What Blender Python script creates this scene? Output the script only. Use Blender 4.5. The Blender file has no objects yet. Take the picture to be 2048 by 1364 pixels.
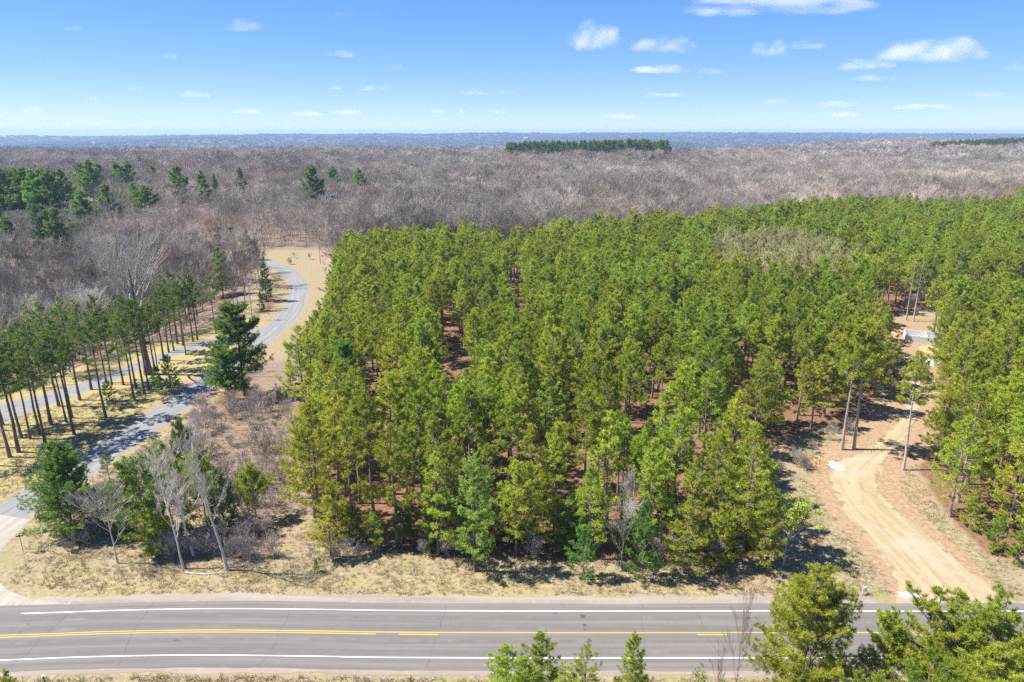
import bpy, math, random
import numpy as np
from mathutils import Vector, Euler

rng = np.random.default_rng(7)
random.seed(7)
R = math.radians
sc = bpy.context.scene
COL = sc.collection

# ------------------------------------------------------------------ camera
CAM_H, PITCH, FPX = 53.6, R(17.1), 1365.0
cam = bpy.data.cameras.new('camera')
cam.sensor_width = 36.0; cam.sensor_fit = 'HORIZONTAL'; cam.lens = 24.0
cam.clip_start = 0.5; cam.clip_end = 200000.0
camo = bpy.data.objects.new('camera', cam); COL.objects.link(camo)
camo.location = (0, 0, CAM_H); camo.rotation_euler = (math.pi/2 - PITCH, 0, 0)
sc.camera = camo

# ------------------------------------------------------------------ sky, sun, exposure
SUN_EL, SUN_AZ = R(54), R(-88)          # azimuth from +Y towards +X: the sun stands to the left
world = bpy.data.worlds.new('World'); sc.world = world; world.use_nodes = True
wn = world.node_tree; wn.nodes.clear()
wo = wn.nodes.new('ShaderNodeOutputWorld'); wb = wn.nodes.new('ShaderNodeBackground')
sky = wn.nodes.new('ShaderNodeTexSky'); sky.sky_type = 'NISHITA'; sky.sun_disc = False
sky.sun_elevation = SUN_EL; sky.sun_rotation = SUN_AZ
sky.altitude = 900; sky.air_density = 0.75; sky.dust_density = 0.0; sky.ozone_density = 4.0
wb.inputs[1].default_value = 0.142
hs = wn.nodes.new('ShaderNodeHueSaturation'); hs.inputs['Saturation'].default_value = 1.62
gm = wn.nodes.new('ShaderNodeGamma'); gm.inputs[1].default_value = 0.55
tn = wn.nodes.new('ShaderNodeMix'); tn.data_type = 'RGBA'; tn.blend_type = 'MULTIPLY'; tn.inputs[0].default_value = 1.0; tn.inputs[7].default_value = (.83, .90, 1.15, 1)
wn.links.new(sky.outputs[0], gm.inputs[0]); wn.links.new(gm.outputs[0], hs.inputs['Color']); wn.links.new(hs.outputs[0], tn.inputs[6]); wn.links.new(tn.outputs[2], wb.inputs[0]); wn.links.new(wb.outputs[0], wo.inputs[0])
sl = bpy.data.lights.new('sun', 'SUN'); sl.energy = 5.0; sl.angle = R(0.5); sl.color = (1.0, 0.94, 0.84)
so = bpy.data.objects.new('sun', sl); COL.objects.link(so)
sd = Vector((math.sin(SUN_AZ)*math.cos(SUN_EL), math.cos(SUN_AZ)*math.cos(SUN_EL), math.sin(SUN_EL)))
so.rotation_euler = sd.to_track_quat('Z', 'Y').to_euler(); so.location = sd*300
vs = sc.view_settings
vs.view_transform = 'Standard'; vs.look = 'None'; vs.gamma = 1.0; vs.exposure = 1.27; vs.use_curve_mapping = False
cy = sc.cycles
cy.max_bounces = 8; cy.diffuse_bounces = 3; cy.glossy_bounces = 1; cy.transmission_bounces = 3
cy.transparent_max_bounces = 4; cy.volume_bounces = 8; cy.caustics_reflective = False; cy.caustics_refractive = False
cy.use_denoising = False; cy.denoiser = 'OPENIMAGEDENOISE'; cy.denoising_input_passes = 'RGB_ALBEDO_NORMAL'
cy.volume_step_rate = 1.0

# ------------------------------------------------------------------ helpers
def smooth(a, b, x):
    t = np.clip((np.asarray(x, float)-a)/(b-a), 0, 1); return t*t*(3-2*t)

def snoise(x, y, s, seed=0):
    """cheap smooth 2-D noise in -1..1"""
    r = np.random.default_rng(seed); o = 0
    for k in range(5):
        a, p, q = r.uniform(0, 6.28), r.uniform(0, 6.28), r.uniform(.6, 1.7)
        o = o + np.sin((x*math.cos(a)+y*math.sin(a))*q*6.28/s + p)
    return o/3.2

XL = np.array([(-40, -135), (60, -130), (112, -124), (126, -118), (134, -108), (150, -98), (166, -94), (180, -83), (228, -82), (252, -90), (282, -108), (300, -128), (330, -160), (420, -200)], float)
def hgt(x, y):
    x = np.asarray(x, float); y = np.asarray(y, float)
    xl = np.interp(y, XL[:, 0], XL[:, 1])
    z = -13*smooth(3, 55, xl-x)*smooth(95, 150, y)*(1-smooth(205, 300, y))
    z = z + 8*smooth(-150, -260, x)*smooth(340, 420, y)*(1-smooth(900, 1200, y))
    z = z + smooth(330, 700, y)*(3.0*snoise(x, y, 420, 1) + 1.5*snoise(x, y, 170, 2))
    z = z + 13*np.exp(-((x-110)/190)**2 - ((y-1000)/95)**2)
    z = z + 16*smooth(650, 1100, x)*smooth(900, 1300, y)
    ye = 1500 + 260*np.exp(-((x+500)/330)**2) + 300*smooth(300, 900, x) + 120*snoise(x, 0*x, 900, 3)
    # the valley beyond the plateau's edge and the far side of it
    z = z - (62 + 10*smooth(650, 1100, x))*smooth(0, 900, y-ye)
    u = x/np.maximum(y, 1)
    top = np.interp(u, [-.9, -.72, -.4, -.05, .1, .42, .6, .9], [30, 34, 62, 80, 82, 76, 73, 62])
    st = 4300 + 700*snoise(x, y*.2, 2600, 5)
    z = z + top*smooth(0, 3800, y-st)*(1-.0*y)
    z = z + smooth(2600, 4200, y)*(13*snoise(x, y, 1700, 6) + 6*snoise(x, y, 600, 7))*(1-smooth(7600, 8600, y)*.6)
    for yi, am, wd, sd_ in ((4300, 34, 380, 61), (5600, 30, 450, 62), (7000, 26, 500, 63)):
        z = z + am*np.exp(-((y-yi-300*snoise(x, 0*x, 2400, sd_+9))/wd)**2)*np.clip(.25+.6*snoise(x, 0*x, 1700, sd_), 0, 1.2)
    z = z - 110*smooth(9300, 12500, y)
    return z

def un(px, py, z=0.0):
    """the spot on the level z that the photograph shows at (px, py)"""
    u = (px-1024)/FPX; v = (py-682)/FPX
    dy = math.cos(PITCH)-v*math.sin(PITCH); dz = -math.sin(PITCH)-v*math.cos(PITCH)
    t = (z-CAM_H)/dz
    return u*t, dy*t
def height_at(Y, py):
    v = (py-682)/FPX
    dy = math.cos(PITCH)-v*math.sin(PITCH); dz = -math.sin(PITCH)-v*math.cos(PITCH)
    return CAM_H + dz/dy*Y
def x_at(px, Y, z):
    return (px-1024)/FPX*(Y*math.cos(PITCH)+(CAM_H-z)*math.sin(PITCH))

def inside(poly, x, y):
    poly = np.asarray(poly, float); c = np.zeros(np.shape(x), bool); n = len(poly)
    for i in range(n):
        x0, y0 = poly[i]; x1, y1 = poly[(i+1) % n]
        with np.errstate(divide='ignore', invalid='ignore'):
            m = ((y0 > y) != (y1 > y)) & (x < (x1-x0)*(y-y0)/(y1-y0+1e-12)+x0)
        c ^= m
    return c
def dist_line(pts, x, y):
    d = np.full(np.shape(x), 1e9)
    for (x0, y0), (x1, y1) in zip(pts[:-1], pts[1:]):
        L = (x1-x0)**2+(y1-y0)**2
        t = np.clip(((x-x0)*(x1-x0)+(y-y0)*(y1-y0))/L, 0, 1)
        d = np.minimum(d, np.hypot(x-x0-t*(x1-x0), y-y0-t*(y1-y0)))
    return d
def dense(pts, step):
    """Catmull-Rom resampling of a polyline"""
    p = np.array(pts, float); p = np.vstack([2*p[0]-p[1], p, 2*p[-1]-p[-2]]); out = []
    for i in range(1, len(p)-2):
        n = max(2, int(np.hypot(*(p[i+1]-p[i]))/step))
        t = np.linspace(0, 1, n, endpoint=False)[:, None]
        out.append(.5*(2*p[i] + (p[i+1]-p[i-1])*t + (2*p[i-1]-5*p[i]+4*p[i+1]-p[i+2])*t*t + (3*p[i]-p[i-1]-3*p[i+1]+p[i+2])*t**3))
    return np.vstack(out + [p[-2:-1]])
def resample(pts, n):
    p = dense(pts, .5); s = np.r_[0, np.cumsum(np.hypot(*np.diff(p, axis=0).T))]
    q = np.linspace(0, s[-1], n); return np.c_[np.interp(q, s, p[:, 0]), np.interp(q, s, p[:, 1])]

def mesh_from(name, V, F, mats, midx=None, attrs=None, smooth_sh=False):
    """V (n,3), F list/array of faces (all triangles or all quads), attrs {name: (n,) or (n,4)}"""
    me = bpy.data.meshes.new(name); V = np.asarray(V, np.float32)
    F = np.asarray(F, np.int32); k = F.shape[1]
    me.vertices.add(len(V)); me.vertices.foreach_set('co', V.ravel())
    me.loops.add(F.size); me.loops.foreach_set('vertex_index', F.ravel())
    me.polygons.add(len(F)); me.polygons.foreach_set('loop_start', np.arange(0, F.size, k, dtype=np.int32))
    try: me.polygons.foreach_set('loop_total', np.full(len(F), k, np.int32))
    except Exception: pass
    for m in (mats if isinstance(mats, (list, tuple)) else [mats]): me.materials.append(m)
    if midx is not None: me.polygons.foreach_set('material_index', np.asarray(midx, np.int32))
    me.polygons.foreach_set('use_smooth', np.full(len(F), smooth_sh, bool))
    me.update(calc_edges=True)
    for an, a in (attrs or {}).items():
        a = np.asarray(a, np.float32)
        at = me.attributes.new(an, 'FLOAT_COLOR' if a.ndim == 2 else 'FLOAT', 'POINT')
        at.data.foreach_set('color' if a.ndim == 2 else 'value', a.ravel())
    me.validate()
    return me
def obj(name, me, parent=None, loc=(0, 0, 0)):
    o = bpy.data.objects.new(name, me); COL.objects.link(o); o.location = loc
    if parent is not None: o.parent = parent
    return o
def tag(o, label=None, cat=None, group=None, kind=None):
    if label: o['label'] = label
    if cat: o['category'] = cat
    if group: o['group'] = group
    if kind: o['kind'] = kind
    return o
ORD = ['', 'first', 'second', 'third', 'fourth', 'fifth', 'sixth', 'seventh', 'eighth', 'ninth', 'tenth', 'eleventh', 'twelfth', 'thirteenth', 'fourteenth', 'fifteenth', 'sixteenth', 'seventeenth', 'eighteenth', 'nineteenth', 'twentieth']
def ordinal(i):
    if i <= 20: return ORD[i]
    t, u = divmod(i, 10); w = {2: 'twent', 3: 'thirt', 4: 'fort', 5: 'fift', 6: 'sixt'}[t]
    return w+'ieth' if u == 0 else w+'y-'+ORD[u]

# ---- small solid shapes for built things
class MB:
    def __init__(s): s.V = []; s.F = []
    def add(s, v, f):
        b = len(s.V); s.V += [tuple(map(float, q)) for q in v]; s.F += [tuple(i+b for i in q) for q in f]; return s
    def box(s, x0, x1, y0, y1, z0, z1):
        v = [(x, y, z) for z in (z0, z1) for y in (y0, y1) for x in (x0, x1)]
        return s.add(v, [(0, 2, 3, 1), (4, 5, 7, 6), (0, 1, 5, 4), (2, 6, 7, 3), (0, 4, 6, 2), (1, 3, 7, 5)])
    def bar(s, a, b, r0, r1=None, n=8):
        a = Vector(a); b = Vector(b); r1 = r0 if r1 is None else r1; d = (b-a).normalized()
        p = d.orthogonal().normalized(); q = d.cross(p); v = []
        for c, r in ((a, r0), (b, r1)):
            v += [c + p*r*math.cos(t) + q*r*math.sin(t) for t in [2*math.pi*i/n for i in range(n)]]
        f = [(i, (i+1) % n, n+(i+1) % n, n+i) for i in range(n)]
        f += [(0, n-1-i, n-2-i) for i in range(n-2)] + [(n, n+i+1, n+i+2) for i in range(n-2)]
        return s.add(v, f)
    def build(s, name, mat, parent=None, loc=(0, 0, 0)):
        me = bpy.data.meshes.new(name); me.from_pydata(s.V, [], s.F); me.materials.append(mat); me.update()
        return obj(name, me, parent, loc)
def empty(name, loc, rz=0.0, scale=1.0):
    o = bpy.data.objects.new(name, None); COL.objects.link(o); o.location = loc; o.rotation_euler = (0, 0, rz)
    o.scale = (scale,)*3 if not isinstance(scale, tuple) else scale; o.empty_display_size = .5
    return o

# ------------------------------------------------------------------ materials
class NT:
    def __init__(s, name):
        s.m = bpy.data.materials.new(name); s.m.use_nodes = True; s.t = s.m.node_tree; s.t.nodes.clear()
        s.out = s.n('ShaderNodeOutputMaterial')
    def n(s, typ, **kw):
        o = s.t.nodes.new(typ)
        for k, v in kw.items():
            if k.startswith('i_'):
                key = k[2:]; sock = o.inputs[int(key)] if key.isdigit() else o.inputs[key.replace('_', ' ')]
                if isinstance(v, bpy.types.NodeSocket): s.t.links.new(v, sock)
                else: sock.default_value = v
            else: setattr(o, k, v)
        return o
    def link(s, a, b): s.t.links.new(a, b)
    def noise(s, vec, scale, detail=4, rough=.55):
        return s.n('ShaderNodeTexNoise', i_Vector=vec, i_Scale=scale, i_Detail=float(detail), i_Roughness=rough).outputs['Fac']
    def math(s, op, a, b=0.0, c=None, clamp=False):
        o = s.n('ShaderNodeMath', operation=op, use_clamp=clamp)
        for i, v in enumerate((a, b) if c is None else (a, b, c)):
            if isinstance(v, bpy.types.NodeSocket): s.link(v, o.inputs[i])
            else: o.inputs[i].default_value = v
        return o.outputs[0]
    def ramp(s, fac, a, b, lo=0.0, hi=1.0):
        return s.n('ShaderNodeMapRange', i_0=fac, i_1=a, i_2=b, i_3=lo, i_4=hi, clamp=True, interpolation_type='SMOOTHSTEP').outputs[0]
    def mix(s, f, a, b, mode='MIX'):
        o = s.n('ShaderNodeMix', data_type='RGBA', blend_type=mode)
        for i, v in ((0, f), (6, a), (7, b)):
            if isinstance(v, bpy.types.NodeSocket): s.link(v, o.inputs[i])
            else: o.inputs[i].default_value = v if i == 0 else (*v, 1)[:4]
        return o.outputs[2]
    def bsdf(s, col, rough=.9, spec=.2, bump=None, strength=.4, dist=.1):
        b = s.n('ShaderNodeBsdfPrincipled'); b.inputs['Roughness'].default_value = rough; b.inputs['Specular IOR Level'].default_value = spec
        if isinstance(col, bpy.types.NodeSocket): s.link(col, b.inputs['Base Color'])
        else: b.inputs['Base Color'].default_value = (*col, 1)
        if bump is not None:
            bp = s.n('ShaderNodeBump', i_Strength=strength, i_Distance=dist, i_Height=bump); s.link(bp.outputs[0], b.inputs['Normal'])
        return b
    def done(s, sh): s.link(sh.outputs[0], s.out.inputs['Surface']); return s.m

def needle_mat(name, a, b, trans=.4, vary=.28):
    t = NT(name)
    tint = t.n('ShaderNodeAttribute', attribute_name='tint').outputs['Fac']
    rnd = t.n('ShaderNodeObjectInfo').outputs['Random']
    c = t.mix(tint, a, b)
    h = t.n('ShaderNodeHueSaturation', i_Color=c, i_Hue=t.ramp(rnd, 0, 1, .478, .520), i_Saturation=1.0,
            i_Value=t.ramp(t.math('FRACT', t.math('MULTIPLY', rnd, 7.31)), 0, 1, 1-vary, 1+vary))
    d = t.bsdf(h.outputs[0], .5, .25)
    tr = t.n('ShaderNodeBsdfTranslucent', i_Color=t.mix(.5, h.outputs[0], (b[0]*1.5, b[1]*1.4, b[2])))
    m = t.n('ShaderNodeMixShader', i_0=trans); t.link(d.outputs[0], m.inputs[1]); t.link(tr.outputs[0], m.inputs[2])
    return t.done(m)
def bark_mat(name, a, b, vary=.2, warm=0.0):
    t = NT(name)
    pos = t.n('ShaderNodeTexCoord').outputs['Object']; mp = t.n('ShaderNodeMapping', i_Vector=pos, i_Scale=(4, 4, .9)).outputs[0]
    rnd = t.n('ShaderNodeObjectInfo').outputs['Random']
    c = t.mix(t.ramp(t.noise(mp, 1.6, 5), .35, .65), a, b)
    h = t.n('ShaderNodeHueSaturation', i_Color=c, i_Value=t.ramp(rnd, 0, 1, 1-vary, 1+vary))
    return t.done(t.bsdf(h.outputs[0], .9, .1))
def twig_mat():
    """bare wood: grey-brown, tree by tree a little redder, paler or darker, in loose drifts"""
    t = NT('bare_wood')
    oi = t.n('ShaderNodeObjectInfo'); rnd = oi.outputs['Random']
    drift = t.noise(oi.outputs['Location'], .011, 2)
    c = t.mix(rnd, (.20, .168, .135), (.465, .415, .35))
    c = t.mix(t.math('MULTIPLY', t.ramp(drift, .52, .66), t.ramp(t.math('FRACT', t.math('MULTIPLY', rnd, 5.7)), .35, .8)), c, (.42, .28, .23))
    c = t.mix(t.ramp(t.math('FRACT', t.math('MULTIPLY', rnd, 13.3)), .965, .98), c, (.56, .52, .47))
    d2 = t.noise(oi.outputs['Location'], .0075, 3); dk = t.ramp(d2, .34, .66, .76, 1.22)
    c = t.n('ShaderNodeHueSaturation', i_Color=c, i_Value=dk).outputs[0]
    return t.done(t.bsdf(c, .85, .1))
def plain(name, col, rough=.7, spec=.3, metal=0.0, var=.12, scale=3.0):
    t = NT(name); pos = t.n('ShaderNodeTexCoord').outputs['Object']
    c = t.mix(t.ramp(t.noise(pos, scale, 5), .3, .7), tuple(v*(1-var) for v in col), tuple(min(1, v*(1+var)) for v in col))
    b = t.bsdf(c, rough, spec); b.inputs['Metallic'].default_value = metal
    return t.done(b)

M = {}
M['n_red'] = needle_mat('red_pine_needles', (.13, .20, .018), (.39, .46, .05))
M['n_olive'] = needle_mat('edge_pine_needles', (.18, .235, .024), (.44, .485, .06))
M['n_white'] = needle_mat('white_pine_needles', (.065, .155, .03), (.21, .34, .06))
M['n_dark'] = needle_mat('lawn_pine_needles', (.07, .13, .03), (.17, .26, .055))
M['n_lime'] = needle_mat('young_pine_needles', (.155, .225, .02), (.38, .445, .055))
M['n_soft'] = needle_mat('soft_conifer_needles', (.17, .29, .045), (.34, .50, .11))
M['n_spruce'] = needle_mat('spruce_needles', (.035, .085, .035), (.08, .16, .055))
M['n_rust'] = needle_mat('rusty_pine_needles', (.33, .17, .06), (.46, .28, .09))
M['leaf_bud'] = needle_mat('budding_leaves', (.28, .30, .07), (.43, .44, .15))
M['bark'] = bark_mat('pine_bark', (.16, .12, .10), (.30, .235, .20))
M['bark_dark'] = bark_mat('dark_bark', (.10, .08, .07), (.19, .155, .135))
M['bark_grey'] = bark_mat('grey_bark', (.27, .23, .20), (.40, .35, .31), .12)
M['bark_pale'] = bark_mat('pale_bark', (.42, .38, .34), (.58, .54, .50), .1)
M['twig'] = twig_mat()
M['brush'] = bark_mat('brush_wood', (.34, .285, .26), (.48, .42, .39))
M['pale_twig'] = bark_mat('pale_grey_wood', (.34, .30, .27), (.46, .42, .38), .1)
M['far_wood'] = bark_mat('far_wood', (.105, .092, .085), (.16, .14, .125), .12)

def ground_mat():
    t = NT('ground_cover')
    pos = t.n('ShaderNodeNewGeometry').outputs['Position']
    at = t.n('ShaderNodeAttribute', attribute_name='cover')
    sep = t.n('ShaderNodeSeparateColor', i_0=at.outputs['Color'])
    n1 = t.noise(pos, .22, 6, .6); n2 = t.noise(pos, 1.6, 5, .65); n3 = t.noise(pos, 7.0, 4, .7); big = t.noise(pos, .045, 3)
    def mask(s, lo=.38, hi=.62, k=.75):
        e = t.math('MULTIPLY_ADD', t.math('SUBTRACT', t.math('ADD', t.math('MULTIPLY', n1, .6), t.math('MULTIPLY', n2, .4)), .5), k, s)
        return t.ramp(e, lo, hi)
    dry = t.mix(t.ramp(n2, .3, .7), (.31, .245, .125), (.50, .42, .25))
    dry = t.mix(t.ramp(n1, .48, .70), dry, (.36, .34, .13))
    dry = t.mix(t.math('MULTIPLY', t.ramp(n3, .55, .78), .6), dry, (.27, .21, .115))
    dry = t.mix(t.ramp(big, .50, .68), dry, (.44, .32, .20))
    needles = t.mix(t.ramp(n2, .3, .7), (.18, .095, .05), (.36, .21, .115))
    needles = t.mix(t.ramp(n3, .5, .75), needles, (.46, .30, .18))
    leaves = t.mix(t.ramp(n2, .3, .7), (.25, .175, .115), (.42, .325, .23))
    leaves = t.mix(t.ramp(n3, .52, .78), leaves, (.19, .135, .10))
    lawn = t.mix(t.ramp(n2, .3, .72), (.38, .34, .115), (.56, .47, .21))
    lawn = t.mix(t.ramp(n1, .45, .7), lawn, (.50, .38, .20))
    sand = t.mix(t.ramp(n2, .3, .7), (.36, .24, .135), (.545, .39, .225))
    sand = t.mix(t.ramp(n3, .55, .8), sand, (.29, .185, .105))
    c = t.mix(mask(sep.outputs[1]), dry, leaves)
    c = t.mix(mask(sep.outputs[2]), c, lawn)
    c = t.mix(mask(sep.outputs[0]), c, needles)
    c = t.mix(mask(at.outputs['Alpha']), c, sand)
    far = t.n('ShaderNodeSeparateXYZ', i_0=pos).outputs[1]
    fn = t.noise(pos, .006, 6, .62); fm = t.noise(pos, .03, 5, .7)
    fc = t.mix(t.ramp(fm, .35, .65), (.10, .088, .08), (.155, .135, .12))
    fc = t.mix(t.ramp(fn, .53, .60), fc, (.05, .075, .04))
    fc = t.mix(t.ramp(t.noise(pos, .0023, 4), .70, .73), fc, (.28, .235, .16))
    c = t.mix(t.ramp(far, 1500, 2200), c, fc)
    c = t.mix(1.0, c, (.61, .61, .68), 'MULTIPLY')
    hgt_ = t.math('ADD', t.math('MULTIPLY', n3, .5), n2)
    return t.done(t.bsdf(c, .95, .1, hgt_, .45, .2))
M['ground'] = ground_mat()

def asphalt_mat(name, base, streak_axis=None, pale=(.34, .33, .32), amount=.5):
    t = NT(name)
    pos = t.n('ShaderNodeNewGeometry').outputs['Position']
    ac = t.n('ShaderNodeAttribute', attribute_name='across').outputs['Fac']
    al = t.n('ShaderNodeAttribute', attribute_name='along').outputs['Fac']
    v = t.n('ShaderNodeCombineXYZ', i_0=t.math('MULTIPLY', al, .035), i_1=t.math('MULTIPLY', ac, 1.7)).outputs[0]
    st = t.noise(v, 1.0, 5, .6); fine = t.noise(pos, 9, 4, .7); patch = t.noise(pos, .35, 5, .6)
    c = t.mix(t.ramp(st, .3, .7), tuple(x*.80 for x in base), tuple(x*1.16 for x in base))
    # polished wheel tracks, two to a lane
    w = t.math('ABSOLUTE', t.math('SUBTRACT', t.math('ABSOLUTE', t.math('SUBTRACT', t.math('ABSOLUTE', ac), 1.85)), .85))
    c = t.mix(t.math('MULTIPLY', t.ramp(w, .55, .05), t.ramp(patch, .3, .65)), c, tuple(x*.80 for x in base))
    c = t.mix(t.math('MULTIPLY', t.ramp(patch, .52, .75), amount), c, pale)
    c = t.mix(t.math('MULTIPLY', t.ramp(fine, .5, .8), .35), c, tuple(x*.6 for x in base))
    # hairline cracks
    vo = t.n('ShaderNodeTexVoronoi', feature='DISTANCE_TO_EDGE', i_Scale=.16, i_Vector=t.n('ShaderNodeVectorMath', operation='ADD', i_0=pos, i_1=t.n('ShaderNodeTexNoise', i_Vector=pos, i_Scale=.5).outputs['Color']).outputs[0])
    c = t.mix(t.math('MULTIPLY', t.math('MULTIPLY', t.ramp(vo.outputs['Distance'], .004, .001), .6), t.ramp(patch, .5, .62)), c, tuple(x*.45 for x in base))
    return t.done(t.bsdf(c, .9, .2, fine, .25, .03))
M['asphalt'] = asphalt_mat('highway_asphalt', (.15, .139, .133), amount=.25, pale=(.20, .185, .172))
M['asphalt_blue'] = asphalt_mat('side_road_asphalt', (.205, .206, .208), pale=(.27, .262, .25), amount=.7)
M['paint_white'] = plain('white_road_paint', (.80, .80, .78), .6, .3, 0, .07, 2)
M['paint_yellow'] = plain('yellow_road_paint', (.44, .325, .065), .6, .3, 0, .04, 2)
M['tar'] = plain('tar_patch', (.075, .072, .075), .8, .3, 0, .35, 2)

def gravel_mat(name, a, b, rut=None, edge=False):
    t = NT(name); pos = t.n('ShaderNodeNewGeometry').outputs['Position']
    ac = t.n('ShaderNodeAttribute', attribute_name='across').outputs['Fac']
    al = t.n('ShaderNodeAttribute', attribute_name='along').outputs['Fac']
    v = t.n('ShaderNodeCombineXYZ', i_0=t.math('MULTIPLY', al, .05), i_1=t.math('MULTIPLY', ac, .75)).outputs[0]
    st = t.noise(v, 1.0, 6, .6); n2 = t.noise(pos, 1.3, 6, .6); n3 = t.noise(pos, 6, 4, .7); big = t.noise(pos, .12, 3)
    c = t.mix(t.ramp(st, .32, .68), a, b)
    c = t.mix(t.math('MULTIPLY', t.ramp(n2, .5, .75), .6), c, tuple(min(1, x*1.18) for x in b))
    c = t.mix(t.math('MULTIPLY', t.ramp(n3, .55, .8), .5), c, tuple(x*.72 for x in a))
    if rut: c = t.mix(t.math('MULTIPLY', t.ramp(big, .5, .66), .7), c, rut)
    if edge:
        ed = t.n('ShaderNodeAttribute', attribute_name='edge').outputs['Fac']
        e2 = t.math('ADD', ed, t.math('MULTIPLY', t.math('SUBTRACT', t.noise(pos, .5, 5, .65), .5), 5.0))
        c = t.mix(t.ramp(e2, 1.5, .2), c, t.mix(t.ramp(n2, .35, .65), (.17, .135, .08), (.27, .205, .125)))
        tw = t.math('ABSOLUTE', t.math('SUBTRACT', t.math('ABSOLUTE', t.math('ADD', ac, t.math('MULTIPLY', t.math('SUBTRACT', t.noise(pos, .06, 2), .5), 3.0))), .95))
        c = t.mix(t.math('MULTIPLY', t.ramp(tw, .5, .1), t.ramp(t.noise(pos, .25, 4), .4, .65, 0.0, .45)), c, tuple(x*.80 for x in a))
    return t.done(t.bsdf(c, .95, .1, t.math('ADD', t.math('MULTIPLY', st, 1.6), n3), .6, .08))
M['sandroad'] = gravel_mat('sandy_track', (.27, .212, .13), (.345, .282, .18), (.35, .305, .23), edge=True)
M['shoulder'] = gravel_mat('gravel_shoulder', (.215, .185, .16), (.285, .25, .215))
M['apron'] = gravel_mat('worn_apron', (.26, .235, .205), (.34, .31, .265))
M['whitestone'] = plain('crushed_white_stone', (.40, .38, .35), .9, .1, 0, .3, 4)
M['concrete'] = plain('concrete', (.48, .48, .47), .85, .2, 0, .1, 1.5)
M['concrete_grey'] = plain('grey_concrete', (.42, .42, .41), .85, .2, 0, .12, 1.5)
M['earth'] = plain('dug_earth', (.40, .25, .13), .95, .1, 0, .35, 1.2)
M['wood_pole'] = plain('weathered_pole', (.42, .38, .34), .85, .1, 0, .15, 2)
M['metal_grey'] = plain('grey_metal', (.55, .56, .57), .5, .5, .3)
M['sign_green'] = plain('sign_green', (.02, .25, .16), .5, .4)
M['sign_white'] = plain('sign_white', (.78, .78, .80), .5, .4)
M['rust_post'] = plain('rusty_post', (.20, .13, .09), .8, .2)
M['dark'] = plain('black_rubber', (.03, .03, .03), .8, .2)
M['blue_paint'] = plain('blue_paint', (.05, .16, .24), .5, .4)
M['orange_paint'] = plain('orange_paint', (.34, .07, .03), .5, .4)
M['house_white'] = plain('house_siding', (.75, .74, .72), .7, .2)
M['house_roof'] = plain('house_roof', (.25, .22, .21), .8, .2)
M['deadgrass'] = needle_mat('dry_grass_blades', (.27, .215, .12), (.42, .355, .22), .3, .15)

# ------------------------------------------------------------------ layout (metres; camera stands at x=0, y=0)
ROAD_Y = np.array([(-400, 40), (-200, 53.5), (-110, 60.2), (-80, 62.0), (-57, 62.75), (-45, 63.35), (-34, 63.6), (-22, 63.45), (-13, 63.25), (8, 63.15), (45, 63.15), (120, 62.6), (400, 58)], float)
xs_r = np.arange(-400, 401, 2.0)
yc_r = dense(ROAD_Y, 1.0); yc_r = np.interp(xs_r, yc_r[:, 0], yc_r[:, 1])
def road_y(x): return np.interp(x, xs_r, yc_r)

SIDE = [(-80, 66.0), (-77.2, 74), (-74.6, 84), (-72.8, 93), (-70.7, 109), (-68.4, 135), (-67.3, 166), (-67.3, 190), (-68.6, 207), (-71.6, 222), (-76.5, 240), (-84, 258), (-94, 275), (-106, 289), (-118, 297), (-130, 301), (-143, 303)]
DRV_L = [(-150, 120), (-125, 127), (-107, 132.4), (-100, 138), (-93.5, 149), (-90, 162), (-84, 173.5), (-75, 185), (-69, 194)]
DRV_R = [(-145, 106), (-118, 112.5), (-98, 119.7), (-94, 128.4), (-90.4, 137), (-88.3, 147), (-85, 158), (-78.5, 169.5), (-70, 181)]
DIRT_L = [(44.5, 68.3), (46.8, 71.8), (47.9, 79), (48.5, 88), (50, 97), (53.4, 103.4), (63.9, 111), (74, 122), (83.5, 135), (90, 148), (95, 161)]
DIRT_R = [(60.5, 68.3), (59.4, 74), (58.8, 82), (57.8, 90), (58.6, 97), (64.8, 106), (71.5, 113), (79.4, 123), (88.5, 137), (95.5, 149.5), (102, 160)]
MAIN = [(-27, 81), (-18, 78.5), (-4, 77.5), (9, 76.5), (22, 76.5), (32, 78), (35, 84), (37, 95), (41, 107), (54, 116), (68, 122), (78, 135), (85, 150), (91, 165), (99, 186), (106, 199), (128, 207), (190, 228), (330, 270),
        (430, 330), (430, 490), (330, 470), (290, 402), (232, 390), (210, 420), (160, 385), (110, 345), (75, 331), (26, 303), (6, 264), (-4, 262), (-14, 282), (-45, 278), (-62, 262), (-60, 235), (-56, 215), (-52, 190), (-47, 160), (-42.5, 128), (-37, 112), (-31.5, 96)]
RIGHT = [(62.5, 77), (63, 87), (66.5, 101), (74, 113.5), (82, 122), (90, 134), (96, 146), (103.5, 158), (111, 170), (117, 184), (150, 193), (215, 207), (260, 220), (260, 70)]
PALE = [(64, 207), (82, 201), (104, 206), (122, 224), (130, 262), (132, 300), (112, 312), (92, 306), (76, 268)]
GAPS = [(-13, 156, 8), (1, 221, 5), (-30, 205, 4), (48, 128, 5), (-9, 120, 4), (10, 104, 3.5), (-20, 97, 3)]

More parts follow.
